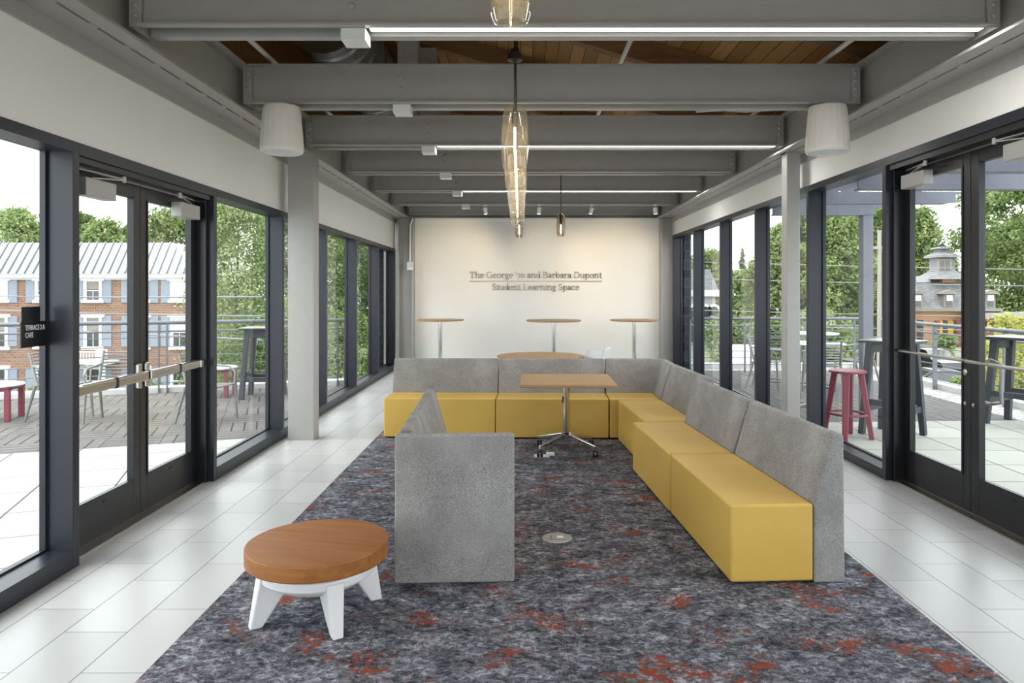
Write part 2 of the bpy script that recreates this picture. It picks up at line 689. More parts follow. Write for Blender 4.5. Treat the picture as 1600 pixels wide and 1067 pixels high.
# ================================================================== THE ROOM
XL, XR = -2.64, 3.16        # room side of the window frames
DEP = .185                  # depth of the frames
Y0, Y1 = -4.6, 14.98        # behind the camera / back wall
HEAD_L, HEAD_R = 2.53, 2.80  # top of the frames
BAY = 1.765
BZ = [4.27 + BAY * k for k in range(7)]     # near edges of the ceiling beams
BEAM_BOT = EYE + 1.60
BEAM_TOP = EYE + 1.93

struct(MB().box(XL - DEP - .02, Y0, -.15, XR + DEP + .02, Y1 + .5, 0).build('floor', M['tile']), 'pale grey rectangular porcelain floor tiles')
carp = MB().box(-1.61, Y0 + .3, 0, 2.035, 9.3, .006).build('carpet', M['carpet'])
tag(carp, 'charcoal carpet area flecked with rust red, under the bench seating', 'carpet')

# back wall
bw = MB().box(-2.23, Y1, 0, 2.92, Y1 + .12, EYE + 1.52).build('wall_back', M['white'])
struct(bw, 'cream white end wall carrying raised lettering')
struct(MB().box(-2.23, Y1 - .025, EYE + 1.495, 2.92, Y1 - .002, EYE + 1.535).build('trim_1', M['whitetrim']))
# upper part of the building ends and sides
struct(MB().box(-3.2, Y1 + .35, 0, 3.6, Y1 + .5, 5.9).build('wall_end', M['steel']))
struct(MB().box(-3.2, Y0 - .15, 2.45, 3.6, Y0, 5.9).box(-3.2, Y0 - .15, 0, -2.62, Y0, 2.45).box(3.1, Y0 - .15, 0, 3.6, Y0, 2.45).build('wall_front', M['white']))
wl = MB().box(XL - .16, Y0, HEAD_L, XL - .012, Y1, EYE + 1.47).build('wall_left', M['white'])
struct(wl, 'white spandrel panel above the left windows')
struct(MB().box(XL - .02, Y0, HEAD_L - .004, XL + .004, Y1 - .05, HEAD_L + .006).build('trim_2', M['whitetrim'], None))
wr = MB().box(XR + .012, Y0, HEAD_R, XR + .16, Y1, EYE + 1.47).build('wall_right', M['white'])
struct(wr, 'white spandrel panel above the right windows')
struct(MB().box(XR - .004, Y0, HEAD_R - .004, XR + .02, Y1 - .05, HEAD_R + .006).build('trim_3', M['whitetrim'], None))
struct(MB().box(XL - .2, Y0, EYE + 1.47, XL - .06, Y1 + .4, 6.2).build('wall_left_upper', M['rafter']))
struct(MB().box(XR + .06, Y0, EYE + 1.47, XR + .2, Y1 + .4, 6.2).build('wall_right_upper', M['rafter']))


# roof: boards on rafters, falling to the right
def roofz(x):
    return EYE + 2.95 - .3 * x


b = MB()
b.prism_y([(-3.3, roofz(-3.3) + .26), (3.8, roofz(3.8) + .26), (3.8, roofz(3.8) + .45), (-3.3, roofz(-3.3) + .45)], Y0 - .2, Y1 + .6)
ceil = struct(b.build('ceiling', M['boards']), 'timber board roof seen above the steel beams')
for k in range(7):
    yc = BZ[k] + .135
    rf = MB().prism_y([(-2.6, roofz(-2.6)), (3.1, roofz(3.1)), (3.1, roofz(3.1) + .255), (-2.6, roofz(-2.6) + .255)], yc - .07, yc + .07).build('timber_rafter', M['rafter'])
    nth = ['first', 'second', 'third', 'fourth', 'fifth', 'sixth', 'seventh'][k]
    tag(rf, f'brown timber rafter sloping over the {nth} steel ceiling beam', 'rafter', 'timber roof rafters')

# side beams running the length of the room
for side, xi, sgn, nm in ((-1, -2.33, -1, 'left'), (1, 2.85, 1, 'right')):
    zf = EYE + 1.525
    root = thing('edge_beam', f'grey steel edge beam running along the {nm} window wall', 'beam', (xi, 5, zf), 0, 'long steel edge beams', 'thing')
    o = sgn
    MB().box(xi, Y0, zf, xi + o * .115, Y1 - .06, zf + .018).build('flange', M['steel'], root, world=True)
    MB().box(xi + o * .10, Y0, zf + .018, xi + o * .115, Y1 - .06, BEAM_TOP - .02).build('web', M['steel'], root, world=True)
    MB().box(xi, Y0, BEAM_TOP - .02, xi + o * .22, Y1 - .06, BEAM_TOP).build('top_flange', M['steel'], root, world=True)
    cp = MB()
    y = Y0
    cp.box(xi + o * .132, Y0, zf - .002, xi + o * .318, Y1 - .06, zf + .012)
    while y < Y1 - .5:
        cp.box(xi + o * .11, y, zf - .003, xi + o * .136, y + .075, zf + .010)
        y += .36
    cp.build('closure_plate', M['steel'], root, world=True)
    MB().box(xi + o * .108, Y0, zf + .019, xi + o * .142, Y1 - .06, zf + .035).build('slot_backing', M['black'], root, world=True)
    MB().box(xi + o * .300, Y0, zf - .095, xi + o * .318, Y1 - .06, zf).build('drip_angle', M['steel'], root, world=True)

# ceiling beams: twin channels back to back with bolts and end plates
BXL, BXR = -2.40, 2.93


def make_beam():
    root = thing('ceiling_beam', '', 'beam', (0, 0, 0), 0, 'steel ceiling beams', 'thing')
    z0, z1 = BEAM_BOT, BEAM_TOP
    x0, x1 = BXL + .075, BXR - .075
    n_ = MB()
    n_.box(x0, .042, z0, x1, .054, z1)
    n_.box(x0, 0, z0, x1, .05, z0 + .014)
    n_.box(x0, 0, z1 - .014, x1, .05, z1)
    n_.build('front_channel', M['steel'], root)
    f_ = MB()
    f_.box(x0, .197, z0, x1, .21, z1)
    f_.box(x0, .205, z0, x1, .275, z0 + .014)
    f_.box(x0, .205, z1 - .014, x1, .275, z1)
    f_.build('rear_channel', M['steel'], root)
    MB().box(x0, .054, z0 + .19, x1, .197, z0 + .205).build('channel_filler', M['steel'], root)
    for xa, sg in ((BXL, 1), (BXR, -1)):
        pl = MB()
        pl.box(xa + sg * .035, .02, z0 - .005, xa + sg * .047, .255, z1 - .02)
        pl.box(xa + sg * .04, .02, z0 - .005, xa + sg * .11, .032, z1 - .02)
        pl.build('end_plate', M['steel'], root)
        for q in range(4):
            bt = MB().lathe([(.017, 0), (.017, .012), (.008, .02), (0, .021)], (xa + sg * .078, .02, z0 + .06 + q * .065), 10, rot=Matrix.Rotation(R(90), 3, 'X'))
            bt.build('bolt', M['steel'], root)
    for q in range(2):
        MB().lathe([(.02, 0), (.02, .01), (.01, .018), (0, .019)], (-1.025, .043, z0 + .13 + q * .1), 12, rot=Matrix.Rotation(R(90), 3, 'X')).build('bolt', M['steel'], root)
    return root


beam0 = make_beam()
NTH = ['first', 'second', 'third', 'fourth', 'fifth', 'sixth', 'seventh']
for k in range(7):
    o = beam0 if k == 0 else copy_tree(beam0)
    o.location = (0, BZ[k], 0)
    extra = ['nearest the viewer, with a lit strip', 'carrying the two white speakers', 'between the two mid-room columns', 'just past the mid-room columns', 'with a lit strip', 'carrying the small spotlights', 'above the end wall'][k]
    o['label'] = f'{NTH[k]} grey steel ceiling beam counted from the front, {extra}'

# strips in the beam gaps: conduit box on every one of them, lit diffuser on every second
for k in range(6):
    y = BZ[k]
    lit = k in (0, 2, 4)
    lab = f'white junction box and {"glowing light strip" if lit else "unlit track"} under the {NTH[k]} ceiling beam'
    root = thing('strip_light' if lit else 'track_box', lab, 'light', (-1.02, y + .137, BEAM_BOT), 0, 'strip fittings under the ceiling beams')
    MB().box(-1.095, y + .05, BEAM_BOT - .072, -.945, y + .205, BEAM_BOT).build('junction_box', M['plastic'], root, .003, world=True)
    hz0 = BEAM_BOT + (.0145 if lit else .13)
    MB().box(-.93, y + .058, hz0, 2.84, y + .140, hz0 + .03).build('housing', M['whitetrim'] if lit else M['steel'], root, world=True)
    if lit:
        MB().box(-.925, y + .066, BEAM_BOT + .006, 2.83, y + .130, BEAM_BOT + .014).build('diffuser', M['led'], root, world=True)

# columns
cl = thing('steel_column', 'wide grey steel column standing at the left windows mid-room', 'column', (-2.416, 7.9, 0), 0, 'grey steel columns', 'thing')
c = MB()
c.box(-2.555, 7.80, 0, -2.275, 7.815, BEAM_BOT - .09)
c.build('front_flange', M['steel'], cl, world=True)
MB().box(-2.42, 7.815, 0, -2.405, 7.99, BEAM_BOT - .09).build('web', M['steel'], cl, world=True)
MB().box(-2.555, 7.99, 0, -2.275, 8.005, BEAM_BOT - .09).build('rear_flange', M['steel'], cl, world=True)
MB().box(-2.30, 7.815, 0, -2.275, 7.99, BEAM_BOT - .09).build('side_plate', M['steel'], cl, world=True)
MB().box(-2.57, 7.79, BEAM_BOT - .09, -2.28, 8.02, BEAM_BOT - .075).build('cap_plate', M['steel'], cl, world=True)
cr = thing('steel_column', 'slim pale steel column standing behind the mustard bench at the right windows', 'column', (3.0, 7.9, 0), 0, 'grey steel columns', 'thing')
MB().box(2.925, 7.81, 0, 3.075, 7.97, BEAM_BOT - .01).build('shaft', M['steel'], cr, .012, 3, world=True)
MB().box(2.90, 7.79, BEAM_BOT - .075, 3.12, 7.99, BEAM_BOT - .06).build('cap_plate', M['steel'], cr, world=True)
for nm, xa, xb in (('left', -2.54, -2.235), ('right', 2.925, 3.2)):
    r_ = thing('steel_column', f'grey H-shaped steel column at the {nm} end of the lettered wall', 'column', ((xa + xb) / 2, 14.9, 0), 0, 'grey steel columns', 'thing')
    MB().box(xa, 14.72, 0, xa + .02, 14.97, EYE + 1.52).build('outer_flange', M['steel'], r_, world=True)
    MB().box(xb - .02, 14.72, 0, xb, 14.97, EYE + 1.52).build('inner_flange', M['steel'], r_, world=True)
    MB().box(xa + .02, 14.86, 0, xb - .02, 14.88, EYE + 1.52).build('web', M['steel'], r_, world=True)

# steel posts up to the rafters
for k in (2, 3, 4):
    yc = BZ[k] + .137
    o = MB()
    o.box(-1.36, yc - .09, BEAM_TOP, -1.14, yc - .075, roofz(-1.14))
    o.box(-1.36, yc + .075, BEAM_TOP, -1.14, yc + .09, roofz(-1.14))
    o.box(-1.255, yc - .075, BEAM_TOP, -1.245, yc + .075, roofz(-1.14))
    tag(o.build('roof_post', M['steel']), f'short grey steel post between {NTH[k]} ceiling beam and its rafter', 'post', 'short roof posts', 'thing')
# duct
dk = MB()
prof = []
N = 150
for i in range(N + 1):
    y = 6.55 + 7.6 * i / N
    prof.append(((0.36 if i % 5 else .372), y))
dk.lathe(prof, (-1.84, 0, EYE + 2.56), 40, rot=Matrix.Rotation(R(-90), 3, 'X'))
tag(dk.build('spiral_duct', M['duct'], smooth=True), 'round galvanised spiral duct above the ceiling beams', 'duct')
for xa, za, lab in ((.93, EYE + 2.12, 'thin white conduit pipe crossing the roof space near its middle'), (-2.18, EYE + 2.02, 'pale pipe close to the left edge beam in the roof space'), (2.66, EYE + 2.02, 'pale pipe close to the right edge beam in the roof space')):
    tag(MB().tube([(xa, 4.0, za), (xa, 14.9, za)], .022, 10).build('conduit_pipe', M['whitetrim'], smooth=True), lab, 'pipe', 'roof space pipes')
# cable lying on top of third beam
tag(MB().tube([(1.9, 7.70, BEAM_TOP + .012), (2.2, 7.70, BEAM_TOP + .03), (2.45, 7.70, BEAM_TOP + .012), (2.7, 7.70, BEAM_TOP + .03), (2.82, 7.76, BEAM_TOP + .05)], .01, 8).build('electric_cable', M['whitetrim'], smooth=True), 'white electric cable lying along the top of the third ceiling beam', 'cable')

# ---------------------------------------------------------------- windows and doors
ML = [-4.55, -2.8, -1.05, .72, 2.48, 4.19, 6.115, 7.88, 9.65, 11.42, 13.19, 14.92]     # near face of each left mullion
MR = [-4.55, -2.8, -1.05, .72, 2.48, 4.19, 6.15, 7.80, 9.55, 11.24, 12.95, 14.70]
MW = .062
wn = [0]


def window_bay(side, ya, yb, head, sill_h):
    """glazing between the mullion starting at ya and the one starting at yb; carries its far mullion"""
    wn[0] += 1
    root = struct_empty(f'window_{wn[0]}', f'tall dark framed window bay on the {"left" if side < 0 else "right"} side', ((XL if side < 0 else XR), ya, 0))
    xi = XL if side < 0 else XR
    xo = xi + side * DEP
    a, e = ya + MW, yb
    f = MB()
    f.box(xi, e, 0, xo, e + MW, head)
    f.build('mullion', M['frame'], root, .003, world=True)
    MB().box(xi, a, 0, xo, e, sill_h).build('window_sill', M['frame'], root, .003, world=True)
    MB().box(xi, a, head - .068, xo, e, head).build('window_head', M['frame'], root, world=True)
    st = MB()
    g = .022
    xa, xb = xo - side * .035, xo
    st.box(xa, a, sill_h, xb, a + g, head - .068)
    st.box(xa, e - g, sill_h, xb, e, head - .068)
    st.box(xa, a + g, sill_h, xb, e - g, sill_h + .012)
    st.build('window_bead', M['frame'], root, world=True)
    MB().box(xo - side * .022, a + g, sill_h + .012, xo - side * .014, e - g, head - .068).build('window_pane', M['pane'], root, world=True)
    return root


for i in range(len(ML) - 1):
    if i == 5:
        continue
    window_bay(-1, ML[i], ML[i + 1], HEAD_L, .109)
for i in range(len(MR) - 1):
    if i == 5:
        continue
    window_bay(1, MR[i], MR[i + 1], HEAD_R, .085)


def door_pair(side, ya, yb, head, leaf_top, num):
    xi = XL if side < 0 else XR
    xo = xi + side * DEP
    tr = struct_empty(f'trim_{num[2]}', f'dark door frame on the {"left" if side < 0 else "right"} side', (xi, ya, 0))
    a, e = ya + MW, yb
    MB().box(xi + side * .02, a, leaf_top + .01, xo, e, head).build('door_header', M['doorpaint'], tr, .003, world=True)
    MB().box(xi + side * .001, a, head - .075, xi + side * .03, e, head).build('header_cap', M['frame'], tr, world=True)
    MB().box(xi, e, 0, xo, e + MW, head).build('door_mullion', M['frame'], tr, .003, world=True)
    for yy in (a, e - .045):
        MB().box(xi + side * .05, yy, 0, xo, yy + .045, leaf_top + .01).build('door_jamb', M['doorpaint'], tr, .003, world=True)
    MB().box(xi + side * .06, a + .045, 0, xo + side * .03, e - .045, .012).build('threshold', M['steelbar'], tr, world=True)
    lo, hi = a + .045, e - .045
    mid = (lo + hi) / 2
    xa, xb = xo - side * .05, xo - side * .004        # room face, outer face
    for (p, q), n in (((lo + .004, mid - .003), num[0]), ((mid + .003, hi - .004), num[1])):
        wlab = {(-1, 0): 'near leaf of the left glass double door with a steel panic bar', (-1, 1): 'far leaf of the left glass double door with a steel panic bar',
                (1, 0): 'near leaf of the right glass double door with a slim steel pull rail', (1, 1): 'far leaf of the right glass double door with a slim steel pull rail'}[(side, 0 if n == num[0] else 1)]
        d = struct_empty(f'door_{n}', wlab, ((xa + xb) / 2, (p + q) / 2, 0))
        SW = .092
        lf = MB()
        lf.box(xa, p, .018, xb, p + SW, leaf_top)
        lf.box(xa, q - SW, .018, xb, q, leaf_top)
        lf.box(xa, p + SW, .018, xb, q - SW, .285)
        lf.box(xa, p + SW, leaf_top - .10, xb, q - SW, leaf_top)
        lf.build('door_leaf', M['doorpaint'], d, .003, world=True)
        gb = MB()
        gx = xa - side * .006
        gb.box(gx, p + SW - .008, .277, xa, p + SW + .008, leaf_top - .092)
        gb.box(gx, q - SW - .008, .277, xa, q - SW + .008, leaf_top - .092)
        gb.box(gx, p + SW, .277, xa, q - SW, .293)
        gb.build('glazing_bead', M['doorpaint'], d, world=True)
        MB().box((xa + xb) / 2 - .004, p + SW, .285, (xa + xb) / 2 + .004, q - SW, leaf_top - .10).build('door_pane', M['pane'], d, world=True)
        MB().box(xa - side * .004, (p + q) / 2 - .022, .235, xa, (p + q) / 2 + .022, .245).build('weep_cover', M['black'], d, world=True)
        # closer with its arm
        far = n == num[1]
        hinge = q if far else p
        sg = -1 if far else 1
        y1_, y2_ = hinge + sg * .10, hinge + sg * .43
        cz = leaf_top - .055
        cl_ = MB().box(xa, y1_, cz - .115, xa - side * .085, y2_, cz).build('door_closer', M['closer'], d, .006, world=True)
        am = MB()
        am.bar((xa - side * .05, y1_ + sg * .10, cz + .005), (xa - side * .10, y2_ + sg * .06, cz + .035), .022, .008)
        am.bar((xa - side * .10, y2_ + sg * .06, cz + .04), (xa - side * .02, y1_ - sg * .02, cz + .05), .018, .008)
        am.lathe([(.014, -.01), (.014, .03)], (xa - side * .10, y2_ + sg * .06, cz + .03), 12)
        am.build('closer_arm', M['closer'], cl_, world=True)
        zb = EYE - .615 if side < 0 else EYE - .51
        if side < 0:
            bp = MB()
            xq = xa - side * .055
            bp.box(xq + .022, p + .04, zb - .034, xq - .022, q - .04, zb + .034)
            bar = bp.build('panic_bar', M['steelbar'], d, .014, 3, smooth=True, world=True)
            yk = p + .52 * (q - p)
            MB().box(xq + .025, yk - .022, zb - .038, xq - .025, yk + .022, zb + .038).build('bar_collar', M['black'], bar, .012, world=True)
            ends = MB()
            yl = (q - .05) if n == num[0] else (p + .05)
            ends.box(xa, yl - .03, zb - .09, xa - side * .03, yl + .03, zb + .09)
            ends.box(xa, yl - .035, zb - .035, xa - side * .075, yl + .035, zb + .035)
            ends.build('latch_case', M['steelbar'], bar, .008, world=True)
            yh = (p + .05) if n == num[0] else (q - .05)
            MB().box(xa, yh - .03, zb - .032, xa - side * .085, yh + .03, zb + .032).build('end_cap', M['steelbar'], bar, .008, world=True)
        else:
            xq = xa - side * .06
            bar = MB().tube([(xa, p + .03, zb), (xq, p + .035, zb), (xq, (p + q) / 2, zb), (xq, q - .035, zb), (xa, q - .03, zb)], .0125, 12).build('pull_rail', M['steelbar'], d, smooth=True, world=True)
            yl = (q - .045) if n == num[0] else (p + .045)
            rot = Matrix.Rotation(R(-90), 3, 'Y')
            if n == num[1]:
                MB().lathe([(.024, 0), (.024, .012), (.013, .016), (0, .016)], (xa, yl, EYE - .60), 18, rot=rot).build('lock_cylinder', M['steelbar'], d, smooth=True, world=True)
            MB().lathe([(.015, 0), (.015, .014), (0, .016)], (xa, yl, EYE - .83), 16, rot=rot).build('door_knob', M['steelbar'], d, smooth=True, world=True)
            if n == num[0]:
                yy = q - SW - .05
                MB().tube([(xb, q - .04, EYE - .52), (xb + .06, q - .06, EYE - .50), (xb + .08, yy, EYE - .52), (xb + .08, yy, EYE - .80), (xb + .06, q - .06, EYE - .82), (xb, q - .04, EYE - .80)], .013, 12).build('outer_pull', M['alum'], d, smooth=True, world=True)


door_pair(-1, ML[5], ML[6], HEAD_L, 2.405, (1, 2, 4))
door_pair(1, MR[5], MR[6], HEAD_R, 2.665, (3, 4, 5))


# ---------------------------------------------------------------- serif lettering on the end wall
class Glyphs(MB):
    TH = .02

    def rect(s, x0, y0, x1, y1):
        return s.poly([(x0, y0), (x1, y0), (x1, y1), (x0, y1)])

    def poly(s, pts):
        n = len(pts)
        T = s.TH
        vs = [(x, 0, y) for x, y in pts] + [(x, T, y) for x, y in pts]
        fs = [tuple(range(n)), tuple(range(2 * n - 1, n - 1, -1))]
        fs += [(i, n + i, n + (i + 1) % n, (i + 1) % n) for i in range(n)]
        return s.add(vs, fs)

    def ribbon(s, pts, ws):
        for i in range(len(pts) - 1):
            (xa, ya), (xb, yb) = pts[i], pts[i + 1]
            d = math.hypot(xb - xa, yb - ya) or 1
            nx, ny = -(yb - ya) / d, (xb - xa) / d
            ex, ey = (xb - xa) / d * .004, (yb - ya) / d * .004
            wa, wb = ws[i] / 2, ws[i + 1] / 2
            s.poly([(xa - nx * wa - ex, ya - ny * wa - ey), (xb - nx * wb + ex, yb - ny * wb + ey), (xb + nx * wb + ex, yb + ny * wb + ey), (xa + nx * wa - ex, ya + ny * wa - ey)])

    def arc(s, ox, cx, cy, rx, ry, a0, a1, tk=.108, th=.044, n=18):
        pts, ws = [], []
        for i in range(n + 1):
            a = R(a0 + (a1 - a0) * i / n)
            pts.append((ox + cx + rx * math.cos(a), cy + ry * math.sin(a)))
            ws.append(th + (tk - th) * abs(math.cos(a)) ** 1.3)
        s.ribbon(pts, ws)

    def stem(s, ox, x, y0, y1, w_=.108):
        s.rect(ox + x - w_ / 2, y0, ox + x + w_ / 2, y1)

    def serif(s, ox, x, y, hw=.1, t=.038, up=True):
        s.rect(ox + x - hw, y if up else y - t, ox + x + hw, y + t if up else y)

    def flag(s, ox, x, y):
        s.poly([(ox + x - .11, y - .045), (ox + x, y - .06), (ox + x + .042, y), (ox + x - .02, y), (ox + x - .11, y - .02)])


def glyph(g, ch, o):
    A, st, se, fl = g.arc, g.stem, g.serif, g.flag
    if ch == ' ':
        return .22
    if ch == 'T':
        st(o, .3, 0, .68); se(o, .3, 0, .13)
        g.rect(o + .02, .64, o + .58, .68); g.rect(o + .02, .52, o + .055, .66); g.rect(o + .545, .52, o + .58, .66)
        return .62
    if ch in 'hn':
        st(o, .11, 0, .73 if ch == 'h' else .45); se(o, .11, 0); fl(o, .11, .73 if ch == 'h' else .45)
        A(o, .27, .30, .16, .145, 20, 165); st(o, .43, 0, .32); se(o, .43, 0)
        return .56
    if ch == 'u':
        st(o, .11, .14, .45); fl(o, .11, .45); A(o, .27, .15, .16, .14, 195, 340); st(o, .43, 0, .45); fl(o, .43, .45); se(o, .47, 0, .05)
        return .56
    if ch == 'e':
        A(o, .225, .225, .175, .225, 5, 320); g.rect(o + .06, .235, o + .43, .268)
        return .47
    if ch == 'c':
        A(o, .225, .225, .175, .225, 40, 320)
        return .45
    if ch == 'o' or ch == '0':
        A(o, .24, .225, .19, .22, 0, 360, n=26)
        return .5
    if ch == 'r':
        st(o, .11, 0, .45); se(o, .11, 0, .1); fl(o, .11, .45); A(o, .26, .28, .14, .15, 60, 165); g.rect(o + .29, .33, o + .37, .41)
        return .39
    if ch == 'a':
        A(o, .19, .13, .13, .13, 0, 360); st(o, .34, .03, .32); A(o, .215, .31, .125, .13, 0, 155); g.rect(o + .33, 0, o + .43, .035)
        g.rect(o + .07, .31, o + .13, .37)
        return .46
    if ch == 'd':
        A(o, .22, .225, .165, .22, 0, 360); st(o, .385, 0, .73); fl(o, .385, .73); se(o, .42, 0, .06)
        return .5
    if ch == 'b':
        st(o, .11, 0, .73); fl(o, .11, .73); A(o, .27, .225, .165, .22, 0, 360)
        return .5
    if ch == 'p':
        st(o, .11, -.2, .45); fl(o, .11, .45); se(o, .11, -.2, .1); A(o, .28, .225, .165, .22, 0, 360)
        return .51
    if ch == 't':
        st(o, .15, .08, .58); g.rect(o + .02, .415, o + .31, .45); A(o, .23, .09, .08, .085, 180, 320)
        return .34
    if ch == 'i':
        st(o, .13, 0, .45); se(o, .13, 0); fl(o, .13, .45); g.lathe([(0, 0), (.05, 0), (.05, .02), (0, .02)], (o + .125, 0, .6), 14, rot=Matrix.Rotation(R(-90), 3, 'X'))
        return .27
    if ch == 'g':
        A(o, .2, .29, .135, .155, 0, 360); A(o, .215, -.085, .175, .1, 0, 360, .06)
        g.ribbon([(o + .12, .17), (o + .08, .1), (o + .12, .04), (o + .3, .015)], [.035, .05, .06, .05]); g.rect(o + .30, .395, o + .43, .43)
        return .46
    if ch == 'G':
        A(o, .36, .34, .29, .34, 48, 322, .095); st(o, .585, .06, .3); se(o, .585, .3, .1, up=False); g.rect(o + .545, .48, o + .58, .66)
        return .72
    if ch == 'B':
        st(o, .13, 0, .68, .09); A(o, .3, .515, .17, .15, -90, 90); A(o, .32, .18, .2, .165, -90, 90, .095)
        g.rect(o + .02, 0, o + .34, .034); g.rect(o + .13, .335, o + .33, .365); g.rect(o + .02, .646, o + .32, .68)
        return .58
    if ch == 'D':
        st(o, .13, 0, .68, .09); A(o, .3, .34, .33, .325, -90, 90, .095); g.rect(o + .02, 0, o + .32, .034); g.rect(o + .02, .646, o + .32, .68)
        return .7
    if ch == 'S':
        A(o, .24, .51, .165, .155, 35, 265, .075); A(o, .25, .17, .18, .16, -145, 92, .085)
        g.rect(o + .37, .5, o + .4, .66); g.rect(o + .055, .02, o + .085, .18)
        return .5
    if ch == 'L':
        st(o, .14, 0, .68, .09); g.rect(o + .02, 0, o + .52, .036); g.rect(o + .485, .03, o + .52, .18); g.rect(o + .02, .646, o + .26, .68)
        return .56
    if ch == '7':
        g.rect(o + .03, .425, o + .42, .49); g.rect(o + .03, .36, o + .065, .46); g.ribbon([(o + .38, .46), (o + .17, -.12)], [.06, .105])
        return .43
    if ch == "'":
        g.poly([(o + .05, .5), (o + .10, .52), (o + .13, .7), (o + .04, .7)])
        return .16
    return .3


def text_line(txt, x0, x1, zb, parent):
    o, gs = 0, []
    for ch in txt:
        g = Glyphs()
        o += glyph(g, ch, o)
        if g.f:
            gs.append(g)
    s = (x1 - x0) / o
    for g in gs:
        g.v = [(x0 + x * s, Y1 - .022 + y, zb + z * s) for x, y, z in g.v]
        g.build('letter', M['silver'], parent, world=True)


sg = thing('wall_lettering', 'brushed metal serif letters in two lines on the cream end wall', 'sign', (.31, Y1, 1.8))
text_line("The George '70 and Barbara Dupont", -1.078, 1.717, EYE + .275, sg)
text_line('Student Learning Space', -.605, 1.245, EYE + .022, sg)
MB().box(-1.078, Y1 - .02, EYE + .198, 1.71, Y1, EYE + .214).build('rule_line', M['silver'], sg, world=True)

# sensor with its conduit
sn = thing('wall_sensor', 'small white sensor box with thin conduit on the left end column', 'sensor', (-2.28, 14.7, 2.1))
MB().box(-2.345, 14.63, EYE + .43, -2.225, 14.715, EYE + .60).build('sensor_body', M['plastic'], sn, .008, world=True)
MB().lathe([(.035, 0), (.04, .02), (.02, .035), (0, .036)], (-2.285, 14.63, EYE + .53), 16, rot=Matrix.Rotation(R(90), 3, 'X')).build('sensor_lens', M['plastic'], sn, smooth=True, world=True)
MB().tube([(-2.285, 14.70, EYE + .60), (-2.285, 14.70, EYE + 1.36), (-2.24, 14.70, EYE + 1.49)], .018, 8).build('conduit', M['whitetrim'], sn, smooth=True, world=True)

# sign plates on the first window
sp = thing('door_sign', 'black sign plate with white TERRACE lettering on the first left window', 'sign', (XL - .155, 4.0, 1.3))
xs = XL - DEP + .03
ya_, yb_ = 3.965, 4.172
zc = EYE - .245
MB().box(xs, ya_, zc - .075, xs + .008, yb_ - .0, zc + .07).build('sign_plate', M['signblack'], sp, world=True)
MB().box(xs - .0, ya_ + .01, zc + .07, xs + .004, yb_ - .045, zc + .155).build('upper_plate', M['signblack'], sp, world=True)
for i, tx in enumerate(('TERRACE 2 &', 'CAFE')):
    cu = bpy.data.curves.new('sign_text', 'FONT')
    cu.body = tx
    cu.size = .042
    cu.extrude = .0008
    tmp = bpy.data.objects.new('sign_text', cu)
    C.objects.link(tmp)
    bpy.context.view_layer.update()
    tme = bpy.data.meshes.new_from_object(tmp.evaluated_get(bpy.context.evaluated_depsgraph_get()))
    bpy.data.objects.remove(tmp)
    tme.materials.clear()
    tme.materials.append(M['signwhite'])
    to = bpy.data.objects.new('sign_text', tme)
    C.objects.link(to)
    to.parent = sp
    to.rotation_euler = (R(90), 0, R(90))
    to.location = Vector((xs + .0095, ya_ + .03, zc + .022 - i * .042)) - sp.location
    to.scale = (.66, 1, 1)


# ---------------------------------------------------------------- pendants
def pendant(name_label, x, y, zt, zb, r, mt, canopy_z, open_bottom=False, grp='blown glass pendants'):
    p = thing('glass_pendant', name_label, 'pendant light', (x, y, canopy_z), 0, grp)
    L = zt - zb
    if open_bottom:
        prof = [(.02, L), (r * .5, L * .99), (r * .82, L * .93), (r * .95, L * .8), (r, L * .5), (r * .99, L * .22), (r * .93, L * .1), (r * .8, L * .025), (r * .7, 0), (r * .64, .005), (r * .62, .012), (r * .72, L * .06), (r * .9, L * .2), (r * .95, L * .5), (r * .9, L * .8), (r * .5, L * .96), (.02, L * .97)]
    else:
        prof = [(.02, L), (r * .45, L * .985), (r * .72, L * .95), (r * .9, L * .85), (r * .98, L * .65), (r, L * .45), (r * .97, L * .22), (r * .86, L * .06), (r * .7, L * .012), (r * .4, 0), (0, 0)]
    sh = MB().lathe(prof, (x, y, zb), 40)
    sh.build('glass_shade', mt, p, smooth=True, world=True)
    MB().lathe([(.012, canopy_z + .055), (.03, canopy_z + .05), (.035, canopy_z + .02), (.055, canopy_z + .01), (.055, canopy_z - .03), (.008, canopy_z - .045)], (x, y, 0), 20).build('canopy', M['black'], p, smooth=True, world=True)
    MB().tube([(x, y, canopy_z - .04), (x, y, zt - .09)], .007, 8).build('cord', M['black'], p, smooth=True, world=True)
    MB().tube([(x, y, canopy_z + .05), (x, y, roofz(x) + .27)], .009, 8).build('drop_rod', M['black'], p, smooth=True, world=True)
    MB().lathe([(.008, zt + .0), (.02, zt - .06), (.022, zt - .13), (.016, zt - .145)], (x, y, 0), 14).build('socket', M['black'], p, smooth=True, world=True)
    bl = MB()
    bl.tube([(x - .004, y, zt - .16), (x - .006, y, zt - .16 - L * .36), (x, y, zt - .16 - L * .385), (x + .006, y, zt - .16 - L * .36), (x + .004, y, zt - .16)], .0016, 6)
    bl.build('filament_bulb', M['filament'], p, smooth=True, world=True)
    return p


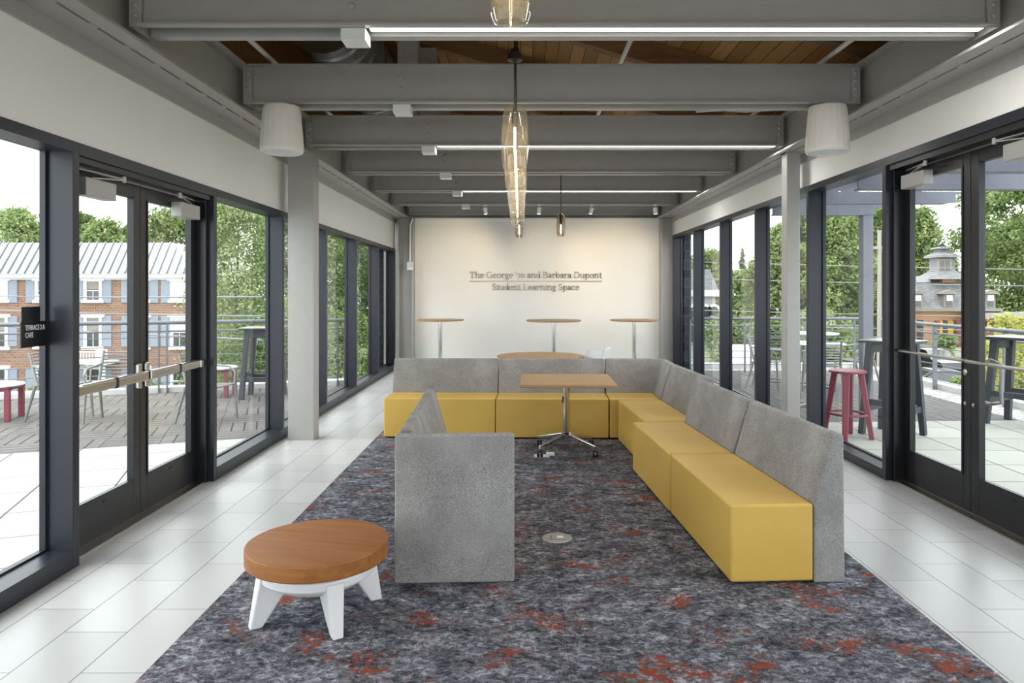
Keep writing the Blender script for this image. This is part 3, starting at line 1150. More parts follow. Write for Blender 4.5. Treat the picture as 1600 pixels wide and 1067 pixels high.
pendant('amber glass pendant at the top of the picture, cut by its edge, with open mouth', -.047, 3.36, EYE + 1.72, EYE + 1.262, .1, M['seeded'], EYE + 2.3, True)
PN = ['largest amber glass pendant hanging in front of the second beam', 'second amber glass pendant in the line, half hidden behind the largest one', 'third amber glass pendant in the receding line', 'fourth amber glass pendant in the receding line', 'fifth amber glass pendant in the receding line', 'last amber glass pendant, just before the small grey one']
for k in range(6):
    yy = 5.10 + .882 * k
    pendant(PN[k], -.041, yy, EYE + 1.335, EYE + .85, .099, M['seeded'], EYE + [1.685, 2.2, 1.8, 2.1, 1.8, 2.1][k])
pendant('small smoked glass pendant at the far end of the pendant line', -.022, 10.6, EYE + 1.14, EYE + .79, .065, M['smoked'], EYE + 1.9)
pendant('small smoked glass pendant hanging alone right of the pendant line', .60, 10.6, EYE + 1.146, EYE + .81, .066, M['smoked'], EYE + 1.9)


# ---------------------------------------------------------------- speakers, spotlights
def speaker(x, lab):
    y = BZ[1] + .02
    p = thing('pendant_speaker', lab, 'speaker', (x, y, BEAM_BOT), 0, 'white drum speakers')
    n = 20
    pf = [(.145, 0), (.152, -.012), (.158, -.05), (.172, -.22), (.180, -.34), (.180, -.365), (.172, -.385), (.16, -.39)]
    MB().lathe([(0, -.03), (.145, -.03)] + [(a, z - .03) for a, z in pf[1:]] + [(.155, -.405), (0, -.405)], (0, 0, 0), n).build('shell', M['speaker'], p)
    MB().lathe([(0, -.412), (.1, -.418), (.15, -.414), (.157, -.406)], (0, 0, 0), 32).build('grille', M['plastic'], p, smooth=True)
    MB().lathe([(.158, -.424), (.17, -.424), (.176, -.412), (.16, -.408)], (0, 0, 0), 32, True).build('rim', M['plastic'], p, smooth=True)
    MB().box(-.05, -.02, -.032, .05, .03, 0).build('mounting_bracket', M['black'], p)
    return p


speaker(-2.035, 'white drum loudspeaker hanging beside the left column')
speaker(2.615, 'white drum loudspeaker hanging beside the right column')

SPX = [(-.655, 'leftmost white spotlight on the sixth beam'), (.345, 'white spotlight between the pendant line and the lone pendant'), (1.315, 'white spotlight right of the lone pendant'), (2.49, 'rightmost white spotlight near the right end column')]
for i, (x, lab) in enumerate(SPX):
    y = BZ[5] + .035
    p = thing('track_spotlight', lab, 'spotlight', (x, y, BEAM_BOT), 0, 'white track spotlights')
    MB().box(-.03, -.03, -.02, .03, .03, .0).build('track_adapter', M['plastic'], p)
    yk = MB()
    yk.tube([(0, 0, -.01), (0, 0, -.04), (-.038, 0, -.065), (-.04, .0, -.10)], .005, 6)
    yk.tube([(0, 0, -.04), (.038, 0, -.065), (.04, 0, -.10)], .005, 6)
    yk.build('yoke', M['plastic'], p)
    tx = [-.15, .12, .28, -.18][i]
    rot = Matrix.Rotation(tx, 3, 'Y') @ Matrix.Rotation(R(28), 3, 'X')
    MB().lathe([(0, .055), (.026, .053), (.034, .04), (.036, -.07), (.034, -.075)], (0, .005, -.10), 18, rot=rot).build('lamp_can', M['plastic'], p, smooth=True)
    cen = Vector((0, .005, -.10)) + rot @ Vector((0, 0, -.0755))
    MB().lathe([(0, 0), (.033, 0), (.033, -.001), (0, -.001)], cen, 18, rot=rot).build('lens', M['spotlens'], p)
    sd = bpy.data.lights.new('spot_beam', 'SPOT')
    sd.energy = [36, 22, 22, 20][i]
    sd.color = (1, .80, .52)
    sd.spot_size = R(78)
    sd.spot_blend = .9
    sd.shadow_soft_size = .04
    so = bpy.data.objects.new('spot_beam', sd)
    C.objects.link(so)
    so.location = (x, y + .06, BEAM_BOT - .24)
    d = Vector((x + [-.75, .35, .45, -.35][i], Y1, 2.05)) - so.location
    so.rotation_euler = d.to_track_quat('-Z', 'Y').to_euler()

# light of the lit strips (the diffusers are too thin to sample well on their own)
for k in (0, 2, 4):
    ad = bpy.data.lights.new('strip_glow', 'AREA')
    ad.shape = 'RECTANGLE'
    ad.size = 3.7
    ad.size_y = .064
    ad.energy = 16
    ad.color = (1, .98, .95)
    ao = bpy.data.objects.new('strip_glow', ad)
    C.objects.link(ao)
    ao.location = (.95, BZ[k] + .098, BEAM_BOT + .003)


# ================================================================== FURNITURE
LM = 1.25
BACK = [(.475, 0), (.655, 0), (.648, .83), (.585, .83), (.475, .447)]


def bench_module(L, label):
    p = thing('bench_module', label, 'sofa', (0, 0, 0), 0, 'mustard and grey bench modules')
    MB().box(.003, 0, .012, L - .003, .472, .445).build('seat', M['vinyl'], p, .016, 3, smooth=True)
    MB().prism_x(BACK, .003, L - .003).build('backrest', M['fabric'], p, .014, 3, smooth=True)
    MB().box(.05, .05, .006, L - .05, .6, .02).build('plinth', M['black'], p)
    return p


def corner_module(label, S=.672):
    sw = S - .184
    p = thing('bench_corner', label, 'sofa', (0, 0, 0), 0, 'mustard and grey bench modules')
    MB().box(.003, .003, .012, sw, .488, .445).build('seat', M['vinyl'], p, .016, 3, smooth=True)
    o = .017
    MB().prism_x([(y + o, z) for y, z in BACK], .003, S).build('backrest', M['fabric'], p, .014, 3, smooth=True)
    MB().prism_y([(y + o + S - .672, z) for y, z in BACK], .003, .493).build('side_backrest', M['fabric'], p, .014, 3, smooth=True)
    MB().box(.05, .05, .006, .6, .6, .02).build('plinth', M['black'], p)
    return p


base = bench_module(LM, 'first mustard bench module of the back row, at its free left end')
TB = R(-1.6)
ex = Vector((math.cos(TB), math.sin(TB), 0))
P0 = Vector((-1.525, 7.885, .006))
base.location = P0
base.rotation_euler = (0, 0, TB)
copy_tree(base, P0 + ex * LM, TB, 'mustard bench module of the back row, standing behind the wheeled table')
kc = corner_module('corner bench module between the back row and the right row', .735)
kc.location = P0 + ex * (2 * LM + .004)
kc.rotation_euler = (0, 0, TB)
# right row: local x points towards the viewer
for (fx, fy), lab in (((1.062, 7.745), 'third module from the front in the right bench row, next to the corner'),
                      ((1.016, 6.455), 'second module from the front in the right bench row'),
                      ((1.094, 5.188), 'front module of the right bench row, its mustard end facing the viewer')):
    copy_tree(base, (fx, fy, .006), math.atan2(-1, .058), lab)
# left pair
TL = R(2.4)
ax_, ay_ = math.cos(TL), math.sin(TL)
lk = corner_module('corner bench module with tall grey back panel facing the viewer')
lk.rotation_euler = (0, 0, PI + TL)
nl = Vector((-.703, 3.955, .006))
lk.location = nl + Vector((ax_, ay_, 0)) * .672 + Vector((-ay_, ax_, 0)) * .672
l2o = nl + Vector((-ay_, ax_, 0)) * .678 + Vector((ax_, ay_, 0)) * .655
copy_tree(base, l2o, R(90) + TL, 'bench module behind the tall grey corner panel, its back to the left windows')

# flip-top table on castors
t = thing('flip_top_table', 'square maple topped table on a chrome castor base inside the benches', 'table', (.465, 7.22, .006), R(-1))
MB().box(-.465, -.455, .708, .465, .455, .738).build('table_top', M['maple'], t, .006, 2)
MB().lathe([(.034, .18), (.034, .71)], (0, 0, 0), 24).build('column', M['chrome'], t, smooth=True)
MB().box(-.15, -.15, .69, .15, .15, .708).build('top_plate', M['black'], t, .004)
MB().lathe([(.03, .10), (.05, .115), (.052, .185), (.036, .2)], (0, 0, 0), 24).build('hub', M['chrome'], t, smooth=True)
MB().box(-.044, -.012, .50, -.03, .012, .56).build('release_lever', M['black'], t, .003)
for a in (R(222), R(318), R(42), R(138)):
    ca, sa = math.cos(a), math.sin(a)
    lg = MB()
    lg.bar((ca * .03, sa * .03, .165), (ca * .37, sa * .37, .098), .044, .055, w2=.03, h2=.032)
    leg = lg.build('leg', M['chrome'], t, .006, 2)
    ce = (ca * .365, sa * .365, 0)
    MB().lathe([(.012, .06), (.012, .09)], ce, 12).build('castor_stem', M['chrome'], leg)
    cw = MB()
    for sx in (-.018, .018):
        cw.lathe([(.0, -.010), (.028, -.010), (.034, -.006), (.034, .006), (.028, .010), (0, .010)], (ce[0] + sx, ce[1], .034), 20, rot=Matrix.Rotation(R(90), 3, 'Y'))
    cw.build('castor_wheel', M['rubber'], leg, smooth=True)
    MB().lathe([(0, -.031), (.02, -.031), (.02, .031), (0, .031)], (ce[0], ce[1], .034), 16, rot=Matrix.Rotation(R(90), 3, 'Y')).build('castor_cap', M['alum'], leg, smooth=True)
    MB().box(ce[0] - .026, ce[1] - .012, .05, ce[0] + .026, ce[1] + .026, .068).build('castor_hood', M['black'], leg, .004)

# low round table with white star base
t = thing('coffee_table', 'low round table with thick cherry wood top and white four-legged base', 'table', (-1.03, 3.61, .006), R(-13))
MB().lathe([(0, .285), (.33, .285), (.348, .287), (.352, .292), (.352, .360), (.3505, .3635), (.346, .365), (0, .365)], (0, 0, 0), 72).build('table_top', M['cherry'], t, smooth=True)
MB().lathe([(0, .138), (.12, .142), (.19, .158), (.24, .186), (.262, .206), (.276, .209), (.284, .218), (.286, .248), (.281, .256), (.268, .260), (.268, .266), (.278, .270), (.278, .285), (0, .285)], (0, 0, 0), 56).build('bowl_base', M['plastic'], t, smooth=True)
MB().lathe([(.2695, .261), (.2695, .265), (.266, .265), (.266, .261)], (0, 0, 0), 56, True).build('shadow_ring', M['steel'], t, smooth=True)
for k in range(4):
    a = R(45 + 90 * k)
    rad = Vector((math.cos(a), math.sin(a), 0))
    tan = Vector((-rad.y, rad.x, 0))

    def V3(r_, s_, z_):
        return rad * r_ + tan * s_ + Vector((0, 0, z_))
    vs = [V3(.17, -.045, .16), V3(.292, -.043, .245), V3(.292, .043, .245), V3(.17, .045, .16),
          V3(.275, -.024, 0), V3(.335, -.026, 0), V3(.335, .026, 0), V3(.275, .024, 0), V3(.2, -.045, .256), V3(.2, .045, .256)]
    lm = MB().add(vs, [(4, 7, 6, 5), (0, 4, 5, 1), (2, 6, 7, 3), (1, 5, 6, 2), (3, 7, 4, 0), (8, 1, 2, 9), (0, 1, 8), (2, 3, 9), (0, 8, 9, 3)])
    lm.build('leg', M['plastic'], t, .008, 3)

# floor outlets
t = thing('floor_outlet', 'round brushed metal floor outlet set in the open carpet', 'outlet', (.243, 4.70, .006))
MB().lathe([(0, .004), (.085, .004), (.1, .001), (.1, 0), (0, 0)], (0, 0, 0), 36).build('cover_ring', M['floorplate'], t, smooth=True)
MB().box(-.055, -.04, .004, .06, .035, .006).build('lid', M['floorplate'], t, .001)
MB().box(-.002, -.015, .006, .04, .022, .008).build('socket_insert', M['plastic'], t)
MB().box(-.045, -.03, .006, -.04, .028, .0075).build('lid_slot', M['black'], t)
t = thing('floor_outlet', 'white floor outlet box beside the front castor of the wheeled table', 'outlet', (.235, 7.03, .006))
MB().box(-.10, -.06, 0, .05, .05, .008).build('cover_plate', M['plastic'], t, .002)
MB().box(.02, -.03, .008, .10, .05, .03).build('open_flap', M['plastic'], t, .002)


def pedestal(label, x, y, r, h, name='bar_table'):
    t = thing(name, label, 'table', (x, y, 0), 0, 'round pedestal tables by the end wall')
    MB().lathe([(0, h - .03), (r - .02, h - .03), (r, h - .018), (r, h - .003), (r - .004, h), (0, h)], (0, 0, 0), 56).build('table_top', M['maple'], t, smooth=True)
    MB().lathe([(.038, .03), (.038, h - .03)], (0, 0, 0), 20).build('column', M['chrome'], t, smooth=True)
    MB().lathe([(0, .03), (.06, .03), (.26, .012), (.27, 0), (0, 0)], (0, 0, 0), 40).build('base', M['chrome'], t, smooth=True)
    MB().box(-.2, -.03, h - .045, .2, .03, h - .03).build('top_bracket', M['black'], t)
    return t


pedestal('round maple bar table standing left at the lettered end wall', -1.60, 14.15, .47, 1.075)
pedestal('round maple bar table standing in the middle at the lettered end wall', .645, 13.85, .535, 1.075)
pedestal('round maple bar table standing right at the lettered end wall', 2.245, 14.05, .475, 1.075)
pedestal('low round maple table standing just behind the back bench row', .27, 9.85, .60, .745, 'dining_table')


def white_chair(label, x, y, rz):
    t = thing('shell_chair', label, 'chair', (x, y, 0), rz, 'white shell chairs')
    nx, ny = 14, 26
    vs, fs = [], []
    for j in range(ny + 1):
        s = j / ny
        if s < .5:
            q = s / .5
            yy, zz, hw, dish = -.22 + .40 * q, .455 - .02 * math.sin(PI * q), .225, .03
        else:
            q = (s - .5) / .5
            yy, zz = .18 + .12 * q ** .8, .455 + .365 * q
            hw, dish = .225 - .035 * q ** 2, .035
        if j > ny - 4:
            hw *= 1 - .07 * (j - ny + 4) ** 1.2 / 2
        for i in range(nx + 1):
            u = -1 + 2 * i / nx
            if s < .5:
                vs.append((u * hw, yy, zz + dish * u * u))
            else:
                vs.append((u * hw, yy - dish * 2.2 * u * u, zz + .01 * (1 - u * u)))
    for j in range(ny):
        for i in range(nx):
            a = j * (nx + 1) + i
            fs.append((a, a + 1, a + nx + 2, a + nx + 1))
    o = MB().add(vs, fs).build('shell', M['plastic'], t, smooth=True)
    md = o.modifiers.new('thick', 'SOLIDIFY')
    md.thickness = .012
    for sx in (-1, 1):
        MB().tube([(sx * .17, -.16, .45), (sx * .22, -.23, 0)], .011, 8).build('leg', M['chrome'], t, smooth=True)
        MB().tube([(sx * .17, .14, .45), (sx * .22, .24, 0)], .011, 8).build('leg', M['chrome'], t, smooth=True)
    return t


white_chair('white shell chair pulled up to the low round table, nearer the bench', .80, 9.62, R(-60))
white_chair('white shell chair on the far side of the low round table', 1.02, 10.35, R(-105))

# ================================================================== OUTSIDE
GL, GR = -6.2, -3.2     # street levels left and right
gl_ = MB().box(-160, -30, GL - .4, XL - DEP - .05, 200, GL).build('ground_left', M['lawn'])
struct(gl_)
gr_ = MB().box(XR + DEP + .05, -30, GR - .4, 160, 200, GR).build('ground_right', M['lawn'])
struct(gr_)
struct(MB().box(-160, 30, GL, -14, 42, GL + .03).build('road_left', M['asphalt']))
struct(MB().box(9.5, 20, GR, 160, 46, GR + .03).build('road_right', M['asphalt']))

# left terrace
ux, uy = math.cos(R(19.5)), math.sin(R(19.5))


def along(p, d):
    return (p[0] + ux * d, p[1] + uy * d)


RL0 = (-7.84, 10.7)
xo = XL - DEP - .012
RLend = along(RL0, (xo - RL0[0]) / ux)
RLfar = along(RL0, -16)
PV0 = (-5.22, 7.13)
PVend = along(PV0, (xo - PV0[0]) / ux)
PVfar = along(PV0, -16)
struct(MB().prism([(xo, Y0), RLend, RLfar, (RLfar[0], Y0)], -.35, -.03).build('terrace_slab_left', M['concretebase']))
struct(MB().prism([(xo, Y0), PVend, PVfar, (PVfar[0], Y0)], -.03, 0).build('terrace_paving_left', M['paver']), 'pale pavers outside the left doors')
struct(MB().prism([PVend, along(RLend, -.01), RLfar, PVfar], -.03, 0).build('deck_left', M['deck_l']), 'grey wood deck tiles on the left terrace')
cb = MB()
nrm = Vector((-uy, ux, 0))
p, q = Vector((*RLfar, 0)), Vector((*RLend, 0))
cb.bar(p + nrm * .17 + Vector((0, 0, -.1)), q + nrm * .17 + Vector((0, 0, -.1)) - Vector((ux, uy, 0)) * .12, .3, .36)
struct(cb.build('kerb_left', M['curbstone']))


def railing(label, p, q, top, n_post, pairs, cable_n=6, z0=.0, grp=None):
    p, q = Vector((*p, 0)), Vector((*q, 0))
    d = (q - p).normalized()
    L = (q - p).length
    t = thing('cable_railing', label, 'railing', (p.x, p.y, 0), 0, grp)
    MB().tube([p + Vector((0, 0, top)), q + Vector((0, 0, top))], .032, 12).build('top_rail', M['rail'], t, smooth=True, world=True)
    MB().tube([p + Vector((0, 0, top - .14)), q + Vector((0, 0, top - .14))], .016, 8).build('mid_rail', M['rail'], t, smooth=True, world=True)
    for k in range(cable_n):
        z = .16 + (top - .40) * k / (cable_n - 1)
        MB().tube([p + Vector((0, 0, z)), q + Vector((0, 0, z))], .007, 6).build('cable', M['rail'], t, smooth=True, world=True)
    for k in range(n_post):
        c0 = p + d * (L * (k + .02) / max(1, n_post - 1 + .04))
        for off in ((-.06, .06) if pairs else (0,)):
            c1 = c0 + d * off
            MB().bar((c1.x, c1.y, z0), (c1.x, c1.y, top - .02), .07, .022, up=d).build('post', M['rail'], t, world=True)
    return t


lp = Vector(RLfar)
railing('grey cable railing along the edge of the left terrace', along(RL0, -14.6), along(RLend, -.25), 1.13, 8, True)

# right terrace
xo2 = XR + DEP + .012
RX0, RX1 = 6.28, 6.95
struct(MB().prism([(xo2, Y0), (7.0, Y0), (7.0, 15.2), (xo2, 15.2)], -.35, -.03).build('terrace_slab_right', M['concretebase']))
struct(MB().prism([(xo2, Y0), (6.0, Y0), (6.3, 9.0), (xo2, 8.85)], -.03, 0).build('terrace_paving_right', M['paver_right']), 'pale pavers outside the right doors')
struct(MB().prism([(xo2, 8.85), (6.3, 9.0), (6.55, 14.6), (xo2, 14.6)], -.03, 0).build('deck_right', M['deck_r']), 'weathered deck tiles on the right terrace')
gv = MB().prism([(6.0, Y0), (6.6, Y0), (6.98, 15.0), (xo2, 15.0), (xo2, 14.6), (6.55, 14.6), (6.3, 9.0)], -.03, .005).build('gravel_strip', M['gravel'])
tag(gv, 'strip of pale gravel along the edge of the right terrace', 'gravel', None, 'stuff')
cb = MB()
cb.bar((6.75, Y0, -.08), (7.12, 15.1, -.08), .28, .36)
cb.bar((xo2, 15.14, -.08), (7.2, 15.14, -.08), .28, .36)
struct(cb.build('kerb_right', M['curbstone']))
railing('grey cable railing along the outer edge of the right terrace', (6.55, 1.0), (6.92, 13.6), 1.08, 8, False, z0=.006)
railing('grey cable railing across the far end of the right terrace', (3.45, 14.3), (6.8, 14.3), 1.08, 4, True)

# pergola of stepped steel beams with one post
pg = thing('steel_pergola', 'lavender grey steel pergola reaching out over the right terrace', 'pergola', (4.62, 9.5, 0))
for yb in (3.9, 5.0, 6.05, 7.1, 8.25, 9.5):
    zt = EYE + 1.02
    o = MB()
    xe = 5.05 if yb > 8 else 5.2
    if yb > 9:
        xe = 4.75
    o.prism_y([(xo2 + .01, zt), (xe, zt), (xe, zt + .10), (xe + .22, zt + .10), (xe + .22, zt + .26), (xo2 + .01, zt + .26)], yb - .01, yb + .01)
    o.box(xo2 + .01, yb - .07, zt - .012, xe - .12, yb + .07, zt)
    o.box(xo2 + .01, yb - .07, zt + .26, xe + .22, yb + .07, zt + .272)
    o.build('cross_beam', M['pergola'], pg, world=True)
MB().box(4.55, 9.44, 0, 4.69, 9.57, EYE + 1.008).build('post', M['pergola'], pg, .008, world=True)
MB().box(4.6, 3.4, EYE + 1.3, 4.7, 9.57, EYE + 1.46).build('long_beam', M['pergola'], pg, world=True)
MB().box(3.55, 3.4, EYE + 1.3, 3.65, 9.57, EYE + 1.46).build('wall_beam', M['pergola'], pg, world=True)


# stone end piers outside the last windows
for nm, xa, xb, ya in (('left', -2.99, -2.87, 14.35), ('right', 3.40, 3.54, 14.75)):
    o = MB().box(xa, ya, -.4, xb, ya + .55 if nm == 'left' else ya + .3, 3.6).build('stone_pier', M['stone'])
    tag(o, f'dark coursed stone pier outside the last {nm} window', 'pier')
tag(MB().tube([(3.61, 14.70, .02), (3.61, 14.70, 4.2)], .045, 12).build('downpipe', M['alum'], smooth=True), 'silver rainwater pipe before the right stone pier', 'pipe')


# ------------------------------------------------ outdoor furniture
def slat_chair(label):
    t = thing('slatted_armchair', label, 'chair', (0, 0, 0), 0, 'silver slatted outdoor armchairs')
    m = M['alum']
    sd = MB()
    for k in range(9):
        y = -.22 + .05 * k
        sd.bar((-.225, y, .45), (.225, y, .45), .03, .014, up=(0, 0, 1))
    sd.build('seat', m, t)
    bk = MB()
    for k in range(9):
        z = .50 + .043 * k
        yb = .20 + (z - .45) * .28
        pts = [(-.23, yb - .07, z), (-.14, yb - .015, z), (0, yb, z), (.14, yb - .015, z), (.23, yb - .07, z)]
        bk.tube(pts, .010, 6)
    bk.build('backrest', m, t, smooth=True)
    for sx in (-1, 1):
        MB().tube([(sx * .24, .12, .45), (sx * .235, .15, .5), (sx * .225, .255, .87)], [.02, .02, .016], 8).build('back_upright', m, t, smooth=True)
        MB().tube([(sx * .255, -.24, 0), (sx * .24, -.21, .46)], [.013, .02], 8).build('leg', m, t, smooth=True)
        MB().tube([(sx * .255, .29, 0), (sx * .24, .16, .46)], [.013, .022], 8).build('leg', m, t, smooth=True)
        MB().tube([(sx * .24, -.21, .46), (sx * .265, -.20, .60), (sx * .27, -.12, .665), (sx * .265, .08, .68), (sx * .235, .2, .70)], .014, 8).build('armrest', m, t, smooth=True)
    return t


ch = slat_chair('silver slatted armchair half hidden behind the first left mullion')
ch.location = (-5.88, 9.1, 0)
ch.rotation_euler = (0, 0, R(84))
copy_tree(ch, (-5.14, 8.98, 0), R(8), 'silver slatted armchair seen through the near left door leaf')
copy_tree(ch, (-3.93, 8.95, 0), R(82), 'silver slatted armchair behind the jamb of the far left door leaf')
copy_tree(ch, (4.82, 11.35, 0), R(170), 'silver slatted armchair with its back to the viewer at the large round table')
copy_tree(ch, (5.78, 12.25, 0), R(-78), 'silver slatted armchair at the right side of the large round table')
copy_tree(ch, (4.15, 12.0, 0), R(60), 'silver slatted armchair left of the large round table')

# low red side table with white top
t = thing('side_table', 'low side table with raspberry red legs and white top on the left deck', 'table', (-6.72, 9.05, 0), R(14))
MB().lathe([(0, .43), (.33, .43), (.34, .44), (.33, .455), (0, .455)], (0, 0, 0), 36).build('table_top', M['tabletop_white'], t, smooth=True)
for sx, sy in ((-.24, -.2), (.24, -.2), (.24, .2), (-.24, .2)):
    MB().bar((sx, sy, 0), (sx, sy, .44), .06, .06).build('leg', M['redpaint'], t, .004)
MB().box(-.27, -.23, .39, .27, .23, .428).build('apron', M['redpaint'], t, .004)
copy_tree(t, (-4.78, 11.1, 0), R(4), 'low side table with raspberry red legs left of the dark bar table')


def bar_table_out(label, x, y, rz):
    t = thing('outdoor_bar_table', label, 'table', (x, y, 0), rz, 'dark outdoor bar tables')
    MB().box(-.36, -.36, 1.045, .36, .36, 1.07).build('table_top', M['tabletop_white'] if False else M['dkfurn'], t, .006)
    MB().box(-.37, -.37, 1.07, .37, .37, 1.08).build('top_skin', M['alum'], t, .003)
    for sx in (-1, 1):
        for sy in (-1, 1):
            MB().bar((sx * .32, sy * .32, 0), (sx * .23, sy * .23, 1.045), .085, .085, w2=.10, h2=.10).build('leg', M['dkfurn'], t, .006)
    MB().box(-.22, -.27, .93, .22, -.22, 1.045).build('apron', M['dkfurn'], t, .004)
    MB().box(-.22, .22, .93, .22, .27, 1.045).build('apron', M['dkfurn'], t, .004)
    for s_ in (-1, 1):
        MB().box(-.29, s_ * .29 - .03, .26, .29, s_ * .29 + .03, .33).build('foot_rail', M['dkfurn'], t, .004)
        MB().box(s_ * .29 - .03, -.26, .34, s_ * .29 + .03, .26, .41).build('foot_rail', M['dkfurn'], t, .004)
    return t


b1 = bar_table_out('dark outdoor bar table on the left deck, seen right of the left doors', -3.98, 11.0, R(6))
b1.scale = (.82, .82, 1)
copy_tree(b1, (4.25, 8.12, 0), R(38), 'dark outdoor bar table beside the red stool', scale=(.74, .74, 1))
copy_tree(b1, (6.13, 8.72, 0), R(30), 'dark outdoor bar table seen through the near right door leaf')

t = thing('bar_stool', 'raspberry red backless bar stool outside the right windows', 'stool', (3.66, 7.95, 0), R(14))
MB().lathe([(0, .725), (.185, .725), (.2, .735), (.2, .748), (.19, .755), (0, .755)], (0, 0, 0), 36).build('seat', M['redpaint'], t, smooth=True)
for k in range(4):
    a = R(45 + 90 * k)
    MB().bar((math.cos(a) * .245, math.sin(a) * .245, 0), (math.cos(a) * .135, math.sin(a) * .135, .73), .055, .05, up=(math.cos(a), math.sin(a), 0), w2=.075, h2=.06).build('leg', M['redpaint'], t, .005)
MB().tube([(math.cos(2 * PI * k / 28) * .2, math.sin(2 * PI * k / 28) * .2, .27) for k in range(28)], .013, 8, closed=True).build('foot_ring', M['redpaint'], t, smooth=True)


def bistro(label, x, y, r, h, name):
    t = thing(name, label, 'table', (x, y, 0), 0, 'round silver outdoor tables')
    MB().lathe([(0, h - .025), (r - .01, h - .025), (r, h - .012), (r - .01, h), (0, h)], (0, 0, 0), 44).build('table_top', M['tabletop_white'], t, smooth=True)
    MB().lathe([(.035, .03), (.03, h - .025)], (0, 0, 0), 18).build('column', M['alum'], t, smooth=True)
    for k in range(4):
        a = R(20 + 90 * k)
        MB().bar((math.cos(a) * .03, math.sin(a) * .03, .05), (math.cos(a) * r * .7, math.sin(a) * r * .7, .015), .05, .03).build('leg', M['alum'], t, .004)
    return t


bistro('large round white topped table on the right deck among slatted chairs', 5.05, 12.2, .5, .75, 'round_table')
bistro('tall round white topped table outside the right windows behind the mid column', 4.1, 10.05, .38, 1.05, 'tall_round_table')
# tall slatted stools
ts = thing('slatted_bar_stool', 'tall silver slatted stool next to the tall round white table', 'stool', (3.95, 10.75, 0), R(150))
sb = MB()
for k in range(7):
    sb.bar((-.2, -.18 + .055 * k, .75), (.2, -.18 + .055 * k, .75), .032, .014)
sb.build('seat', M['alum'], ts)
sb = MB()
for k in range(6):
    z = .80 + .042 * k
    sb.tube([(-.2, .16, z), (-.1, .21, z), (0, .22, z), (.1, .21, z), (.2, .16, z)], .010, 6)
sb.build('backrest', M['alum'], ts, smooth=True)
for sx in (-1, 1):
    for sy in (-1, 1):
        MB().tube([(sx * .24, sy * .23, 0), (sx * .19, sy * .17, .75)], .014, 8).build('leg', M['alum'], ts, smooth=True)
    MB().tube([(sx * .2, .16, .74), (sx * .2, .18, 1.03)], .013, 8).build('back_upright', M['alum'], ts, smooth=True)
MB().tube([(-.22, -.2, .28), (.22, -.2, .28), (.22, .2, .28), (-.22, .2, .28)], .01, 8, closed=True).build('foot_rail', M['alum'], ts)

# ------------------------------------------------ brick building across the street on the left
BY = 48.0
bl = thing('brick_building', 'long red brick building with white metal roof across the left street', 'building', (-45, BY, GL))


def bx(p_):
    return (p_ - VX) * BY / FPX


def bz(p_):
    return EYE - (p_ - VY) * BY / FPX


xe = bx(303)
eave, ridge = bz(428), 4.97
MB().box(-78, BY, GL, xe, BY + 11, eave - .1).build('brick_walls', M['redbrick'], bl, world=True)
co = MB()
co.box(-78.4, BY - .35, bz(434), xe + .35, BY + 11.3, eave)
co.box(-78.3, BY - .12, bz(437), xe + .12, BY + 11.1, bz(434))
co.build('cornice', M['trimwhite'], bl, world=True)
rv = [(-78.6, BY - .45, eave), (xe + .45, BY - .45, eave), (xe + .45, BY + 11.4, eave), (-78.6, BY + 11.4, eave), (-77, BY + 1.2, ridge), (xe - 2.1, BY + 1.2, ridge), (xe - 2.1, BY + 9.7, ridge), (-77, BY + 9.7, ridge)]
rf_ = MB().add(rv, [(0, 1, 5, 4), (1, 2, 6, 5), (2, 3, 7, 6), (3, 0, 4, 7), (3, 2, 1, 0), (4, 5, 6, 7)]).build('roof', M['metalroof'], bl, world=True)
sm = MB()
for i in range(105):
    x = -78 + i * .56
    if x > xe:
        break
    tmax = 1.0 if x < xe - 2.1 else max(.03, (xe + .45 - x) / 2.55)
    y2, z2 = BY - .45 + 1.65 * tmax, eave + (ridge - eave) * tmax
    sm.bar((x, BY - .5, eave + .06), (x, y2, z2 + .06), .07, .12)
sm.build('roof_seams', M['rail'], rf_, world=True)
k = 0
for wx in (281, 219, 146, 70, -1, -72, -143):
    X = bx(wx)
    for r_, (zt, zb, st_, sb_) in enumerate(((bz(440), bz(468), bz(437), bz(473)), (bz(497), bz(541), bz(494), bz(541)), (bz(577), bz(613), bz(575), bz(618)))):
        fr = MB()
        fr.box(X - .62, BY - .10, zb - .02, X - .42, BY + .02, zt + .1)
        fr.box(X + .42, BY - .10, zb - .02, X + .62, BY + .02, zt + .1)
        fr.box(X - .78, BY - .16, zt + .06, X + .78, BY + .02, zt + .26)
        fr.box(X - .74, BY - .16, zb - .22, X + .74, BY + .02, zb - .02)
        mid = (zt + zb) / 2
        fr.box(X - .42, BY - .06, mid - .035, X + .42, BY + .02, mid + .035)
        fr.box(X - .02, BY - .05, zb, X + .02, BY + .02, mid)
        fr.box(X - .42, BY - .06, zt, X + .42, BY + .02, zt + .08)
        wf = fr.build('window', M['trimwhite'], bl, world=True)
        blind = (wx in (281,) and r_ == 0) or (wx == -1 and r_ == 0)
        MB().box(X - .42, BY - .02, zb, X + .42, BY + .01, zt).build('pane', M['trimwhite'] if blind else M['darkpane'], wf, world=True)
        if not blind and r_ != 2:
            MB().box(X - .40, BY - .03, mid + .1, X + .40, BY - .021, zt).build('blind', M['greywood'] if wx != 281 else M['trimwhite'], wf, world=True)
        for s_ in (-1, 1):
            MB().box(X + s_ * .66, BY - .07, sb_, X + s_ * 1.24, BY + .01, st_).build('shutter', M['shutter'], bl, world=True)
ac = MB().box(bx(70) - .38, BY - .45, bz(469), bx(70) + .38, BY - .02, bz(459)).build('air_conditioner', M['trimwhite'], bl, world=True)
